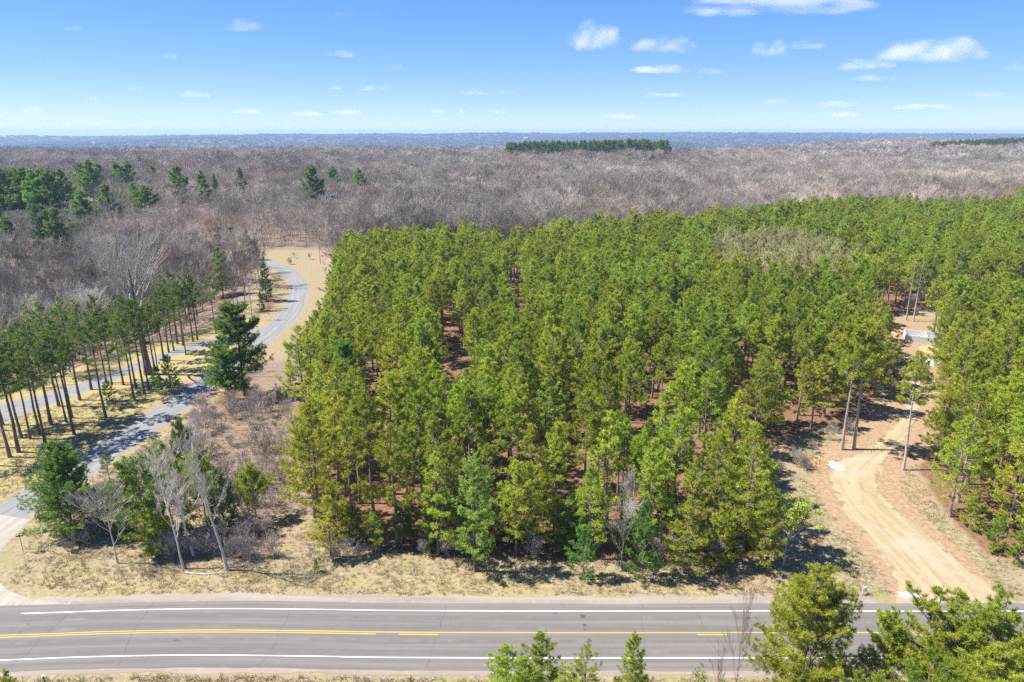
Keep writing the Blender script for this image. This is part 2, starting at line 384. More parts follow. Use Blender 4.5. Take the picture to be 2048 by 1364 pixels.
# ------------------------------------------------------------------ ground: one sheet from behind the camera to beyond the horizon
def axis(lo, d0, d1, hi, step, g):
    a = list(np.arange(d0, d1+step/2, step)); s = step; x = a[-1]
    while x < hi: s *= g; x += s; a.append(x)
    s = step; x = a[0]; b = []
    while x > lo: s *= g; x -= s; b.append(x)
    return np.array(b[::-1]+a)
gx = axis(-15000, -130, 130, 15000, 1.3, 1.045)
gy = axis(-350, 50, 235, 15000, 1.3, 1.022)
GX, GY = np.meshgrid(gx, gy)
GZ = hgt(GX, GY)
x, y = GX.ravel(), GY.ravel()
in_main, in_right = inside(MAIN, x, y), inside(RIGHT, x, y)
d_side = dist_line(SIDE, x, y); xl = np.interp(y, XL[:, 0], XL[:, 1])
drv_mid = [((a[0]+b[0])/2, (a[1]+b[1])/2) for a, b in zip(DRV_L, DRV_R)]
d_drv = dist_line(drv_mid, x, y)
dirt_mid = [((a[0]+b[0])/2, (a[1]+b[1])/2) for a, b in zip(DIRT_L, DIRT_R)]
d_dirt = dist_line(dirt_mid, x, y)
def sdist(poly): return dist_line(poly+poly[:1], x, y)*np.where(inside(poly, x, y), 1, -1)
near_ = (np.abs(x) < 480) & (y > 40) & (y < 520)
litter = np.where(near_, np.maximum(smooth(-3.5, 3.5, sdist(MAIN)), smooth(-3, 4, sdist(RIGHT))), 0.0)
litter = np.maximum(litter, .75*np.exp(-((x+57)/7)**2-((y-134)/9)**2))
litter = np.maximum(litter, .8*np.exp(-((x+54)/5)**2-((y-84)/4)**2)); litter = np.maximum(litter, .7*np.exp(-((x+47)/5)**2-((y-81)/3)**2))
litter = np.maximum(litter, .66*np.exp(-((x-np.interp(y, [190, 207, 222, 240], [-77, -77.5, -80.5, -85]))/4)**2-((y-212)/20)**2))
wood = np.maximum(smooth(2, 10, xl-x)*smooth(100, 130, y), smooth(300, 340, y))
wood = np.where(in_main, 0, wood)
field = smooth(84, 90, y)*(1-smooth(150, 180, y))*smooth(3, 8, d_side)*(x > -72)*(x < -26)*.62
field = np.maximum(field, .62*np.exp(-((x+56)/5)**2-((y-79.5)/2.2)**2))
meadow = np.exp(-((x+84)/17)**2-((y-278)/22)**2)
wood = np.clip(np.maximum(wood - .3*meadow, field) - 1.2*np.exp(-((x+318)/22)**2-((y-410)/16)**2), 0, 1)
lawn = ((x < -70.5) & (x > -140) & (y > 70) & (y < 196) & (xl-x < 6)).astype(float)*smooth(3.5, 6, d_side)*.9
lawn = np.maximum(lawn, .45*smooth(68.5, 69.5, y)*(1-smooth(74, 76, y))*(x < 40)*(x > -60))
sand = np.maximum(.95*np.exp(-(d_dirt/7.5)**4)*(1-smooth(128, 140, y)), .8*inside([(84, 150), (98, 188), (106, 197), (128, 199), (118, 180), (110, 160), (100, 146)], x, y))
sand = np.maximum(sand, .62*np.exp(-((x-62)/5)**2-((y-97)/16)**2)); sand = np.maximum(sand, .55*np.exp(-((d_side-5)/1.6)**2)*(y < 290)*(y > 95))
sand = np.maximum(sand, .9*np.exp(-((x+318)/20)**2-((y-410)/12)**2))
sand = np.where(y > 1200, 0, sand)
cover = np.c_[litter, wood, lawn, sand]
ny, nx = GX.shape
idx = np.arange(nx*ny).reshape(ny, nx)
quads = np.stack([idx[:-1, :-1], idx[:-1, 1:], idx[1:, 1:], idx[1:, :-1]], -1).reshape(-1, 4)
ground = obj('ground', mesh_from('ground', np.c_[x, y, GZ.ravel()], quads, M['ground'], attrs={'cover': cover}, smooth_sh=True))
tag(ground, 'dry grass verges, lawn, forest floor and hills under everything', None, None, 'structure')

# ------------------------------------------------------------------ roads
def strip(name, L, Rr, z, mat, n, m=6, parent=None, ragged=0.0, seed=0, edge_drop=True, half=None):
    """a sheet between two polylines (left, right), m quads across"""
    L, Rr = resample(L, n), resample(Rr, n)
    r = np.random.default_rng(seed); V = []; ac = []; al = []; ed = []
    s = np.r_[0, np.cumsum(np.hypot(*np.diff((L+Rr)/2, axis=0).T))]
    w = np.hypot(*(L-Rr).T)
    jl = np.convolve(r.normal(0, 1, n+8), np.ones(5)/5, 'same')[4:-4]*ragged*2; jr = np.convolve(r.normal(0, 1, n+8), np.ones(5)/5, 'same')[4:-4]*ragged*2
    for j in range(m+1):
        f = j/m; p = L*(1-f)+Rr*f
        d = (Rr-L)/w[:, None]
        if j == 0: p = p + d*jl[:, None]
        if j == m: p = p + d*jr[:, None]
        zz = hgt(p[:, 0], p[:, 1])*0 + z
        if edge_drop and j in (0, m): zz = zz-z-.03
        V.append(np.c_[p, zz]); ac.append((f-.5)*w); al.append(s); ed.append(w*(.5-abs(f-.5)))
    V = np.stack(V, 1); k = np.arange(n*(m+1)).reshape(n, m+1)
    q = np.stack([k[:-1, :-1], k[:-1, 1:], k[1:, 1:], k[1:, :-1]], -1).reshape(-1, 4)[:, ::-1]
    o = obj(name, mesh_from(name, V.reshape(-1, 3), q, mat, attrs={'across': np.stack(ac, 1).ravel(), 'along': np.stack(al, 1).ravel(), 'edge': np.stack(ed, 1).ravel()}), parent)
    return o
def hw(x0, x1, off0, off1, n=None):
    xs = np.linspace(x0, x1, n or max(2, int(abs(x1-x0)/2)+1)); yy = road_y(xs)
    return np.c_[xs, yy+off1], np.c_[xs, yy+off0]
def hstrip(name, x0, x1, o0, o1, z, mat, parent, m=1, ragged=0.0, seed=1, n=None, drop=False):
    L, Rr = hw(x0, x1, o0, o1)
    return strip(name, L, Rr, z, mat, n or max(2, int(abs(x1-x0)/1.0)), m, parent, ragged, seed, drop)
highway = hstrip('highway', -390, 390, -5.45, 5.1, .024, M['asphalt'], None, 10, .05, 3)
tag(highway, None, None, None, 'structure')
sh = hstrip('gravel_shoulder', -58, 43.5, 4.6, 6.5, .012, M['shoulder'], None, 3, .25, 4); tag(sh, None, None, None, 'structure')
sh = hstrip('gravel_shoulder', 62, 300, 4.6, 6.2, .012, M['shoulder'], None, 3, .25, 5); tag(sh, None, None, None, 'structure')
sh = hstrip('gravel_shoulder', -300, 300, -6.1, -5.0, .012, M['shoulder'], None, 3, .18, 6); tag(sh, None, None, None, 'structure')
def mark(x0, x1, off, w, mat, name): return hstrip(name, x0, x1, off-w/2, off+w/2, .029, mat, highway)
mark(-57, 380, 3.75, .11, M['paint_white'], 'edge_line'); mark(-380, -62.4, 3.75, .11, M['paint_white'], 'edge_line')
mark(-380, 380, -3.68, .11, M['paint_white'], 'edge_line')
mark(-380, 380, .15, .14, M['paint_yellow'], 'centre_line')
mark(-380, -15.2, -.17, .14, M['paint_yellow'], 'centre_line')
for x0 in (-12.6, 20.6, 32, 44, 56): mark(x0, x0+(4.4 if x0 < 0 else 3.4), -.17, .14, M['paint_yellow'], 'centre_dash')
def tar(x, y, w, d, seed):
    r = np.random.default_rng(seed); n = 14
    a = np.linspace(0, 2*math.pi, n, endpoint=False); rr = r.uniform(.6, 1.1, n)
    V = np.c_[x+np.cos(a)*w*rr, y+np.sin(a)*d*rr, np.full(n, .027)]
    me = bpy.data.meshes.new('tar_patch'); me.from_pydata(V.tolist(), [], [list(range(n))]); me.materials.append(M['tar']); obj('tar_patch', me, highway)
for q in [(8.1, 66.0, .36, .42, 1), (8.2, 64.5, .30, .35, 2), (8.2, 63.8, .22, .2, 3), (8.5, 62.1, .26, .4, 4), (5.0, 66.5, .35, .12, 5), (-36.9, 62.1, .5, .22, 6), (27.2, 65.7, .3, .2, 7), (28.2, 64.3, .22, .25, 8)]: tar(*q)

rc = np.random.default_rng(12)
for x0 in (-53, -41, -27, -9, 13.5, 23, 35, -68, 52):
    k = 14; yy = np.linspace(-5.2, 4.9, k); xx = x0 + np.cumsum(rc.normal(.1*rc.choice([-1, 1]), .16, k)); w_ = rc.uniform(.012, .03, k)
    y0_ = road_y(xx)
    V = np.r_[np.c_[xx-w_, yy+y0_, np.full(k, .0265)], np.c_[xx+w_, yy+y0_, np.full(k, .0265)]]
    obj('crack', mesh_from('crack', V, [(i, i+k, i+k+1, i+1) for i in range(k-1)], M['tar']), highway)
SP = dense(SIDE, 2.0); tng = np.gradient(SP, axis=0); tng /= np.hypot(*tng.T)[:, None]; nrm = np.c_[-tng[:, 1], tng[:, 0]]
hwid = np.interp(SP[:, 1], [60, 72, 90, 110, 400], [4.6, 4.4, 4.0, 3.75, 3.7])[:, None]
side = strip('side_road', SP+nrm*hwid, SP-nrm*hwid, .018, M['asphalt_blue'], 220, 8, None, .09, 8); tag(side, None, None, None, 'structure')
apron = strip('worn_apron', [(-98, 66.2), (-88, 69.6), (-82.5, 75), (-80.0, 82), (-77.3, 88.5)], [(-48, 68.4), (-57, 69.6), (-63, 72.6), (-67, 77.5), (-69.2, 86.5)], .021, M['apron'], 60, 10, None, .25, 9); tag(apron, None, None, None, 'structure')
drive = strip('driveway', DRV_L, DRV_R, .014, M['asphalt_blue'], 90, 6, None, .1, 10); tag(drive, None, None, None, 'structure')
dirt = strip('sand_track', DIRT_L, DIRT_R, .016, M['sandroad'], 110, 10, None, .55, 11); tag(dirt, None, None, None, 'structure')
def stone_patch(x, y, w, d, seed):
    r = np.random.default_rng(seed); n = 22; a = np.linspace(0, 2*math.pi, n, endpoint=False); rr = r.uniform(.55, 1.15, n)
    V = [(x, y, .05)] + [(x+math.cos(t)*w*q, y+math.sin(t)*d*q, .020) for t, q in zip(a, rr)]
    me = bpy.data.meshes.new('stone_patch'); me.from_pydata(V, [], [(0, i+1, (i+1) % n+1) for i in range(n)]); me.materials.append(M['whitestone'])
    o = obj('stone_patch', me, dirt)
stone_patch(*un(1818, 1190), 1.5, .8, 21); stone_patch(*un(1672, 932), 1.6, 1.9, 22)

# ------------------------------------------------------------------ trees
def norm(a): return a/np.maximum(np.linalg.norm(a, axis=-1, keepdims=True), 1e-9)
def tubes(P, Rad, n, tip=True):
    """P (N,K,3) paths, Rad (N,K) radii -> vertices, triangles of N tapered tubes with n sides"""
    N, K, _ = P.shape
    d = norm(P[:, -1]-P[:, 0]); ref = np.where(np.abs(d[:, 2:3]) > .8, np.array([[1., 0, 0]]), np.array([[0, 0, 1.]]))
    p = norm(np.cross(d, ref)); q = np.cross(d, p)
    a = 2*np.pi*np.arange(n)/n
    ring = p[:, None, None]*np.cos(a)[None, None, :, None] + q[:, None, None]*np.sin(a)[None, None, :, None]
    V = P[:, :, None] + ring*Rad[:, :, None, None]
    id_ = np.arange(N*K*n).reshape(N, K, n); nx_ = np.roll(id_, -1, 2)
    A, B, C, D = id_[:, :-1], nx_[:, :-1], nx_[:, 1:], id_[:, 1:]
    T = np.concatenate([np.stack([A, B, C], -1).reshape(-1, 3), np.stack([A, C, D], -1).reshape(-1, 3)])
    return V.reshape(-1, 3), T
def spikes(P0, P1, r):
    """N thin three-sided twigs that end in a point"""
    N = len(P0); d = norm(P1-P0); ref = np.where(np.abs(d[:, 2:3]) > .8, np.array([[1., 0, 0]]), np.array([[0, 0, 1.]]))
    p = norm(np.cross(d, ref)); q = np.cross(d, p); r = np.broadcast_to(np.asarray(r, float), (N,))[:, None]
    V = np.stack([P0+p*r, P0-p*r*.5+q*r*.87, P0-p*r*.5-q*r*.87, P1], 1).reshape(-1, 3)
    b = (np.arange(N)*4)[:, None]
    T = np.concatenate([b+np.array([[0, 1, 3]]), b+np.array([[1, 2, 3]]), b+np.array([[2, 0, 3]])])
    return V, T
class Geo:
    def __init__(s): s.V = []; s.T = []; s.m = []; s.c = []; s.n = 0
    def add(s, V, T, mat=0, tint=None):
        s.V.append(V); s.T.append(T+s.n); s.m.append(np.full(len(T), mat)); s.c.append(np.full(len(V), .5) if tint is None else tint); s.n += len(V)
    def cat(s): return np.concatenate(s.V), np.concatenate(s.T), np.concatenate(s.m), np.concatenate(s.c)
    def mesh(s, name, mats):
        V, T, m, c = s.cat(); return mesh_from(name, V, T, mats, m, {'tint': c})
class Tree:
    """trunk + crown geometry kept as arrays; made into meshes on demand"""
    def __init__(s, trunk, crown, tm, cm): s.trunk, s.crown, s.tm, s.cm = trunk, crown, tm, cm; s._t = s._c = None
    def parts(s):
        if s._t is None: s._t = s.trunk.mesh('trunk', s.tm); s._c = s.crown.mesh('crown', s.cm)
        return s._t, s._c
    def joined(s, name):
        a, b = s.trunk.cat(), s.crown.cat(); k = len(s.tm)
        return mesh_from(name, np.r_[a[0], b[0]], np.r_[a[1], b[1]+len(a[0])], list(s.tm)+list(s.cm), np.r_[a[2], b[2]+k], {'tint': np.r_[a[3], b[3]]})

def pine(seed, h=17, cb=.42, rmax=2.6, nb=64, lo=.0, hi=.8, shape='round', tufts=5.0, blades=12, bl=.40, bw=.075, needles='n_red', bark='bark', stems=1,
         whorls=0, gap=.15, curl=.3, side=.33, r0=None, droop=0.0, lean=0.0, stubs=14, tip_only=.35, thin=0.0):
    r = np.random.default_rng(seed)
    tr, cr = Geo(), Geo(); r0 = r0 or .011*h+.03
    for st in range(stems):
        hh = h*(1 if st == 0 else r.uniform(.78, .95))
        a0 = r.uniform(0, 6.28); off = np.array([math.cos(a0), math.sin(a0), 0])*(0 if stems == 1 else rmax*.38)
        K = 9; t = np.linspace(0, 1, K)
        path = np.c_[np.cumsum(r.normal(0, .045, K))*h/17+lean*h*t**1.3, np.cumsum(r.normal(0, .045, K))*h/17, t*hh]
        path = path - path[0]*np.array([1, 1, 0]) + off*np.minimum(1, t*2.5)[:, None]
        rad = r0*(1-t*.93); rad[0] *= 1.25
        tr.add(*tubes(path[None], rad[None], 7))
        def at(f):
            return np.stack([np.interp(f, t, path[:, k]) for k in range(3)], -1)
        # dead stubs under the crown
        if stubs:
            f = r.uniform(min(.18, cb), cb+.12, stubs); p0 = at(f); az = r.uniform(0, 6.28, stubs); L = r.uniform(.4, 1.5, stubs)*rmax/2.6
            d = np.c_[np.cos(az), np.sin(az), r.uniform(-.25, .25, stubs)]
            tr.add(*spikes(p0, p0+d*L[:, None], .025))
        n = nb//stems
        if whorls:
            w = np.sort(r.uniform(0, 1, whorls)*.5 + np.linspace(0, 1, whorls)*.5); g = w[r.integers(0, whorls, n)] + r.normal(0, .008, n); g = np.clip(g, 0, 1)
        else: g = r.uniform(0, 1, n)**.9
        f = cb + (1-cb)*g*.985
        if shape == 'round': prof = np.clip(1-(np.abs(g-.20)/np.where(g > .20, .81, .6))**np.where(g > .20, 1.1, 2.0), .03, 1)**.74
        elif shape == 'cone': prof = np.clip(1-g, .03, 1)**.68*np.clip(.5+g*4, 0, 1)
        elif shape == 'column': prof = np.clip(1-g, .05, 1)**.45*np.clip(.6+g*2, 0, 1)
        else: prof = np.clip(1-g**2.2, .08, 1)*np.clip(.35+g*2.2, 0, 1)           # 'flat': wide umbrella
        keep = r.uniform(0, 1, n) > gap
        lob = 1+.28*np.sin(r.uniform(0, 6.28)+2*np.arange(n)*2.39996)              # lopsided
        L = rmax*prof*r.uniform(.62, 1.18, n)*lob; az = np.arange(n)*2.39996 + r.normal(0, .35, n)
        f, L, az, g = f[keep], L[keep], az[keep], g[keep]; n = len(f)
        el = lo+(hi-lo)*g + r.normal(0, .13, n)
        d = np.c_[np.cos(az)*np.cos(el), np.sin(az)*np.cos(el), np.sin(el)]
        s = np.linspace(0, 1, 4)[None, :, None]
        p0 = at(f)
        BP = p0[:, None] + d[:, None]*L[:, None, None]*s + np.array([0, 0, 1.])*(L[:, None, None]*(curl*s**2 - droop*s*(1-s*.3)))
        BR = np.clip(.012*L[:, None]+.012, .012, .08)*(1-.8*s[..., 0])
        cr.add(*tubes(BP, BR, 3), 0)
        # needle tufts along the outer part of every branch and on its side shoots
        nt = np.maximum(2, (L*tufts*r.uniform(.75, 1.25, n)).astype(int))
        bi = np.repeat(np.arange(n), nt); m = len(bi)
        u = tip_only + (1.02-tip_only)*r.uniform(0, 1, m)**.75
        c = BP[bi, 0]*((1-u)**2)[:, None]*1.0; k = np.clip(u*3, 0, 2.999); i0 = k.astype(int); fr = (k-i0)[:, None]
        c = BP[bi, i0]*(1-fr)+BP[bi, i0+1]*fr
        dirb = norm(BP[bi, 3]-BP[bi, 1]); sd = norm(np.cross(dirb, np.array([[0, 0, 1.]])))
        so_ = r.uniform(-1, 1, m)*side*L[bi]*(1.12-u); 
        c = c + sd*so_[:, None] + dirb*np.abs(so_)[:, None]*.35 + np.c_[np.zeros(m), np.zeros(m), r.normal(0, .05, m)*L[bi] + .04*L[bi]]
        td = norm(dirb*.7 + sd*np.sign(so_)[:, None]*.35 + np.array([[0, 0, .55]]) + r.normal(0, .25, (m, 3)))
        sz = r.uniform(.7, 1.25, m)
        if blades:
            ti = np.repeat(np.arange(m), blades); q = len(ti)
            bd = norm(td[ti]*.55 + r.normal(0, .62, (q, 3)) + np.array([[0, 0, .12]])); ln = bl*sz[ti]*r.uniform(.7, 1.15, q)
            wv = norm(np.cross(bd, r.normal(0, 1, (q, 3))))*(bw*.5*sz[ti])[:, None]
            b0 = c[ti] + r.normal(0, .05, (q, 3))*bl*2
            mid = b0 + bd*ln[:, None]*.45
            V = np.stack([b0, mid+wv, b0+bd*ln[:, None], mid-wv], 1).reshape(-1, 3); bb = (np.arange(q)*4)[:, None]
            T = np.concatenate([bb+np.array([[0, 1, 2]]), bb+np.array([[0, 2, 3]])])
            tint = np.clip(r.normal(.5, .22, m), 0, 1)[ti]
            cr.add(V, T, 1, np.repeat(np.clip(tint+r.normal(0, .1, q), 0, 1), 4))
    return Tree(tr, cr, (M[bark],), (M[bark], M[needles]))

def bare(seed, h=15, limbs=11, subs=6, twigs=7, lets=5, spread=.62, first=.25, r0=None, thick=1.0, mat='twig', trunk_mat=None, lean=0.0, fork=.0, leaf=None, leaf_n=0, up=.25, stems=1):
    r = np.random.default_rng(seed); tr, cr = Geo(), Geo(); r0 = r0 or .010*h+.03
    up3 = np.array([0, 0, 1.])
    for st in range(stems):
        K = 8; t = np.linspace(0, 1, K); a0 = r.uniform(0, 6.28)
        path = np.c_[np.cumsum(r.normal(0, .10, K))*h/15+lean*h*t, np.cumsum(r.normal(0, .10, K))*h/15, t*h*.88]
        path = path - path[0]*np.array([1, 1, 0])
        if stems > 1: path[:, :2] += np.array([math.cos(a0), math.sin(a0)])*h*.26*(t**.8)[:, None]*r.uniform(.5, 1.2) + np.array([math.cos(a0), math.sin(a0)])*.12
        rad = r0*(1-.88*t**.8); rad[0] *= 1.3
        tr.add(*tubes(path[None], rad[None], 7))
        def grow(parP, parR, cnt, lo, lenf, ang, K, wander, r_fr):
            """children of every parent path (N,Kp,3)"""
            N, Kp, _ = parP.shape; bi = np.repeat(np.arange(N), cnt); m = len(bi)
            u = lo+(1-lo)*r.uniform(0, 1, m)**.85; k = np.clip(u*(Kp-1), 0, Kp-1.001); i0 = k.astype(int); fr = (k-i0)[:, None]
            p0 = parP[bi, i0]*(1-fr)+parP[bi, i0+1]*fr; rr = parR[bi, i0]*(1-fr[:, 0])+parR[bi, i0+1]*fr[:, 0]
            d = norm(parP[bi, i0+1]-parP[bi, i0]); pl = np.linalg.norm(parP[:, -1]-parP[:, 0], axis=-1)[bi]
            a = r.uniform(0, 2*np.pi, m); e1 = norm(np.cross(d, r.normal(0, 1, (m, 3)))); e2 = np.cross(d, e1)
            th = r.normal(ang, .18, m)[:, None]
            dd = norm(d*np.cos(th) + (e1*np.cos(a)[:, None]+e2*np.sin(a)[:, None])*np.sin(th) + up3*up)
            L = pl*lenf*r.uniform(.6, 1.25, m)*(1.15-.6*(u-lo)/(1-lo))
            s = np.linspace(0, 1, K)[None, :, None]
            w = np.cumsum(r.normal(0, wander, (m, K, 3)), 1); w -= w[:, :1]
            P = p0[:, None] + dd[:, None]*L[:, None, None]*s + w*L[:, None, None] + up3*(.12*L[:, None, None]*s**2)
            Rr = np.minimum(rr*r_fr, L*.03+.004)[:, None]*(1-.72*s[..., 0]) 
            return P, Rr
        P1, R1 = grow(path[None], rad[None], limbs, first, spread, .75, 6, .045, .62); cr.add(*tubes(P1, R1*thick**.5, 5))
        P2, R2 = grow(P1, R1, subs, .22, .58, .62, 4, .05, .6); R2 = np.maximum(R2, .011*thick); cr.add(*tubes(P2, R2*thick**.5, 3))
        P3, R3 = grow(P2, R2, twigs, .2, .55, .6, 3, .06, .6); R3 = np.maximum(R3, .008); cr.add(*tubes(P3, R3*thick**.8, 3))
        P4, R4 = grow(P3, R3, lets, .15, .6, .6, 2, .02, .7)
        cr.add(*spikes(P4[:, 0], P4[:, -1], .008*thick))
        if leaf:
            q = leaf_n//stems; i = r.integers(0, len(P4), q); p = P4[i, 0]+(P4[i, 1]-P4[i, 0])*r.uniform(.2, 1, (q, 1))
            a = norm(r.normal(0, 1, (q, 3))); b = norm(np.cross(a, r.normal(0, 1, (q, 3)))); sz = r.uniform(.08, .2, (q, 1))
            V = np.stack([p, p+a*sz+b*sz*.4, p+a*sz*2, p+a*sz-b*sz*.4], 1).reshape(-1, 3); bb = (np.arange(q)*4)[:, None]
            cr.add(V, np.concatenate([bb+np.array([[0, 1, 2]]), bb+np.array([[0, 2, 3]])]), 1, np.repeat(r.uniform(0, 1, q), 4))
    tm = M[trunk_mat or mat]
    return Tree(tr, cr, (tm,), (M[mat],) + ((M[leaf],) if leaf else ()))

def plant(tree, name, loc, rz=0.0, s=1.0, label=None, cat='tree', group=None, parts=('trunk', 'crown')):
    e = empty(name, loc, rz, s); a, b = tree.parts()
    obj(parts[0], a, e); obj(parts[1], b, e)
    return tag(e, label, cat, group)

# prototypes ---------------------------------------------------------
RED = [pine(100+i, h=17+.6*(i % 3), cb=.40+.03*(i % 4), rmax=2.75+.25*(i % 3), nb=92, tufts=6.4, blades=13, bl=.38, bw=.068) for i in range(7)]
EDGE = [pine(130+i, h=17, cb=.13+.06*(i % 3), rmax=3.2, nb=112, lo=-.12, hi=.75, tufts=6.2, blades=13, bl=.37, bw=.066, needles='n_olive', side=.4, gap=.2) for i in range(5)]
FAR = [pine(160+i, h=17, cb=.40, rmax=3.0, nb=64, tufts=4.6, blades=9, bl=.52, bw=.125, stubs=5) for i in range(5)]
LAWN = [pine(190+i, h=21, cb=.44+.05*(i % 3), rmax=3.2, nb=62, lo=.0, hi=.8, tufts=7, blades=13, bl=.36, bw=.065, needles='n_dark', gap=.16, side=.42, stubs=26, bark='bark_dark', r0=.24) for i in range(6)]
WHITE = [pine(220+i, h=17, cb=.08, rmax=4.5, nb=250, lo=-.12, hi=.6, shape='cone', tufts=11, blades=11, bl=.33, bw=.062, needles='n_white', whorls=14, side=.45, curl=.18, tip_only=.25, gap=.08, bark='bark_dark') for i in range(4)]
MIDP = [pine(240+i, h=17, cb=.12, rmax=4.2, nb=120, lo=-.1, hi=.7, shape='round' if i % 2 else 'cone', tufts=5, blades=10, bl=.62, bw=.15, needles='n_white' if i < 2 else 'n_dark', side=.5, gap=.04, stubs=4, tip_only=.2) for i in range(4)]
CORNER = pine(245, h=13, cb=.03, rmax=4.5, nb=280, lo=-.15, hi=.75, shape='cone', tufts=11, blades=13, bl=.27, bw=.046, needles='n_white', side=.45, tip_only=.2, gap=.05, stubs=0, bark='bark_dark')
YOUNG = [pine(250+i, h=7, cb=.05, rmax=2.2, nb=100, lo=.0, hi=.8, shape='column', tufts=9, blades=12, bl=.27, bw=.052, needles='n_lime' if i % 2 else 'n_white', side=.42, stubs=0, r0=.09) for i in range(4)]
LOLLI = [pine(270+i, h=7, cb=.30-.2*i, rmax=2.3, nb=95, lo=.1, hi=.9, tufts=7, blades=12, bl=.32, bw=.065, needles='n_lime' if i == 0 else 'n_dark', side=.42, stubs=4, r0=.09) for i in range(2)]
SPRUCE = [pine(280+i, h=13, cb=.04, rmax=2.5, nb=150, lo=-.25, hi=.5, shape='cone', tufts=9, blades=9, bl=.28, bw=.075, needles='n_spruce', droop=.1, side=.4, stubs=0, bark='bark_dark', gap=.05) for i in range(2)]
SOFT = pine(300, h=16, cb=.10, rmax=3.0, nb=150, lo=-.05, hi=.7, shape='column', tufts=12, blades=11, bl=.26, bw=.045, needles='n_soft', side=.42, bark='bark_dark', stubs=8)
TALLTRUNK = [pine(310+i, h=18, cb=.58, rmax=3.0, nb=66, tufts=5, blades=14, bl=.44, bw=.085, needles='n_olive', bark='bark_grey', stubs=46, lean=.05*(1-i), gap=.15) for i in range(3)]
DEADTOP = [pine(330+i, h=17, cb=.5, rmax=2.2, nb=34, tufts=1.2, blades=6, bl=.35, bw=.07, needles='n_rust' if i else 'n_olive', bark='bark_grey', stubs=60) for i in range(2)]
RUSTY = pine(340, h=17, cb=.4, rmax=2.4, nb=60, tufts=4.6, blades=12, bl=.44, bw=.085, needles='n_rust')
FORE = [pine(350, h=20, cb=.20, rmax=4.8, nb=230, stems=3, lo=-.05, hi=.75, tufts=11, blades=22, bl=.31, bw=.042, needles='n_olive', side=.42, gap=.15, bark='bark'),
        pine(351, h=17, cb=.12, rmax=4.8, nb=230, stems=3, lo=.0, hi=.75, tufts=11, blades=22, bl=.30, bw=.042, needles='n_lime', side=.42, gap=.12),
        pine(352, h=16, cb=.05, rmax=2.4, nb=170, shape='column', lo=.1, hi=.8, tufts=10, blades=20, bl=.26, bw=.032, needles='n_white', side=.4, gap=.1),
        pine(353, h=15, cb=.08, rmax=3.4, nb=150, shape='cone', lo=.1, hi=.75, tufts=10, blades=20, bl=.26, bw=.032, needles='n_lime', side=.45, gap=.12),
        pine(354, h=14, cb=.10, rmax=3.2, nb=110, shape='cone', lo=.1, hi=.75, tufts=6, blades=17, bl=.26, bw=.032, needles='n_olive', side=.5, gap=.25),
        pine(355, h=16, cb=.05, rmax=2.6, nb=180, shape='column', lo=.1, hi=.8, tufts=10, blades=20, bl=.26, bw=.032, needles='n_lime', side=.4, gap=.1)]
NEARB = [bare(400+i, h=15, limbs=14, subs=6, twigs=7, lets=6, thick=1.9, spread=.6) for i in range(6)]
MIDB = [bare(430+i, h=15, limbs=11, subs=5, twigs=6, lets=5, thick=1.7) for i in range(6)]
FARB = [bare(460+i, h=14, limbs=9, subs=4, twigs=5, lets=4, thick=4.0) for i in range(5)]
BIRCH = [bare(490+i, h=17, limbs=20, subs=5, twigs=5, lets=4, spread=.27, first=.24, lean=-.10, mat='bark_pale', up=.5, thick=1.0, r0=.17) for i in range(3)]
SHRUB = [bare(510+i, h=3.2, stems=7, limbs=6, subs=4, twigs=5, lets=3, spread=.5, first=.15, mat='brush', thick=1.0, r0=.03, up=.4) for i in range(4)]
SAPL = [bare(530+i, h=8, limbs=14, subs=5, twigs=6, lets=4, spread=.42, first=.3, mat='brush', up=.45, r0=.07, thick=1.0) for i in range(3)]
SAPD = bare(537, h=8, limbs=12, subs=4, twigs=5, lets=3, spread=.42, first=.3, mat='bark_dark', up=.45, r0=.06, thick=1.0)
GREYT = [bare(540+i, h=9, limbs=16, subs=5, twigs=6, lets=4, spread=.45, first=.2, mat='bark_pale', up=.35, r0=.1, thick=1.0) for i in range(2)]
BIGB = bare(560, h=27, limbs=13, subs=7, twigs=7, lets=5, spread=.46, first=.42, r0=.75, thick=1.3, mat='pale_twig', trunk_mat='bark_dark', up=.55)
BUD = [bare(570+i, h=13, limbs=14, subs=5, twigs=5, lets=3, spread=.33, first=.4, mat='bark_pale', up=.5, thick=1.6, leaf='leaf_bud', leaf_n=3600) for i in range(3)]
OAKISH = bare(580, h=8, limbs=12, subs=5, twigs=5, lets=4, spread=.55, first=.15, mat='bark_pale', leaf='n_olive', leaf_n=5200, r0=.11, thick=1.1)

def scatter(poly_or_box, sp, jit=.38, r=None):
    r = r or rng; x0, x1, y0, y1 = poly_or_box
    a, b = np.meshgrid(np.arange(x0, x1, sp, dtype=float), np.arange(y0, y1, sp*.9, dtype=float)); a[1::2] += sp/2
    n = a.size; return a.ravel()+r.uniform(-jit, jit, n)*sp, b.ravel()+r.uniform(-jit, jit, n)*sp

USED = []   # special trees already standing: (x, y, clear radius)
def ground_at(x, y): return float(hgt(x, y))

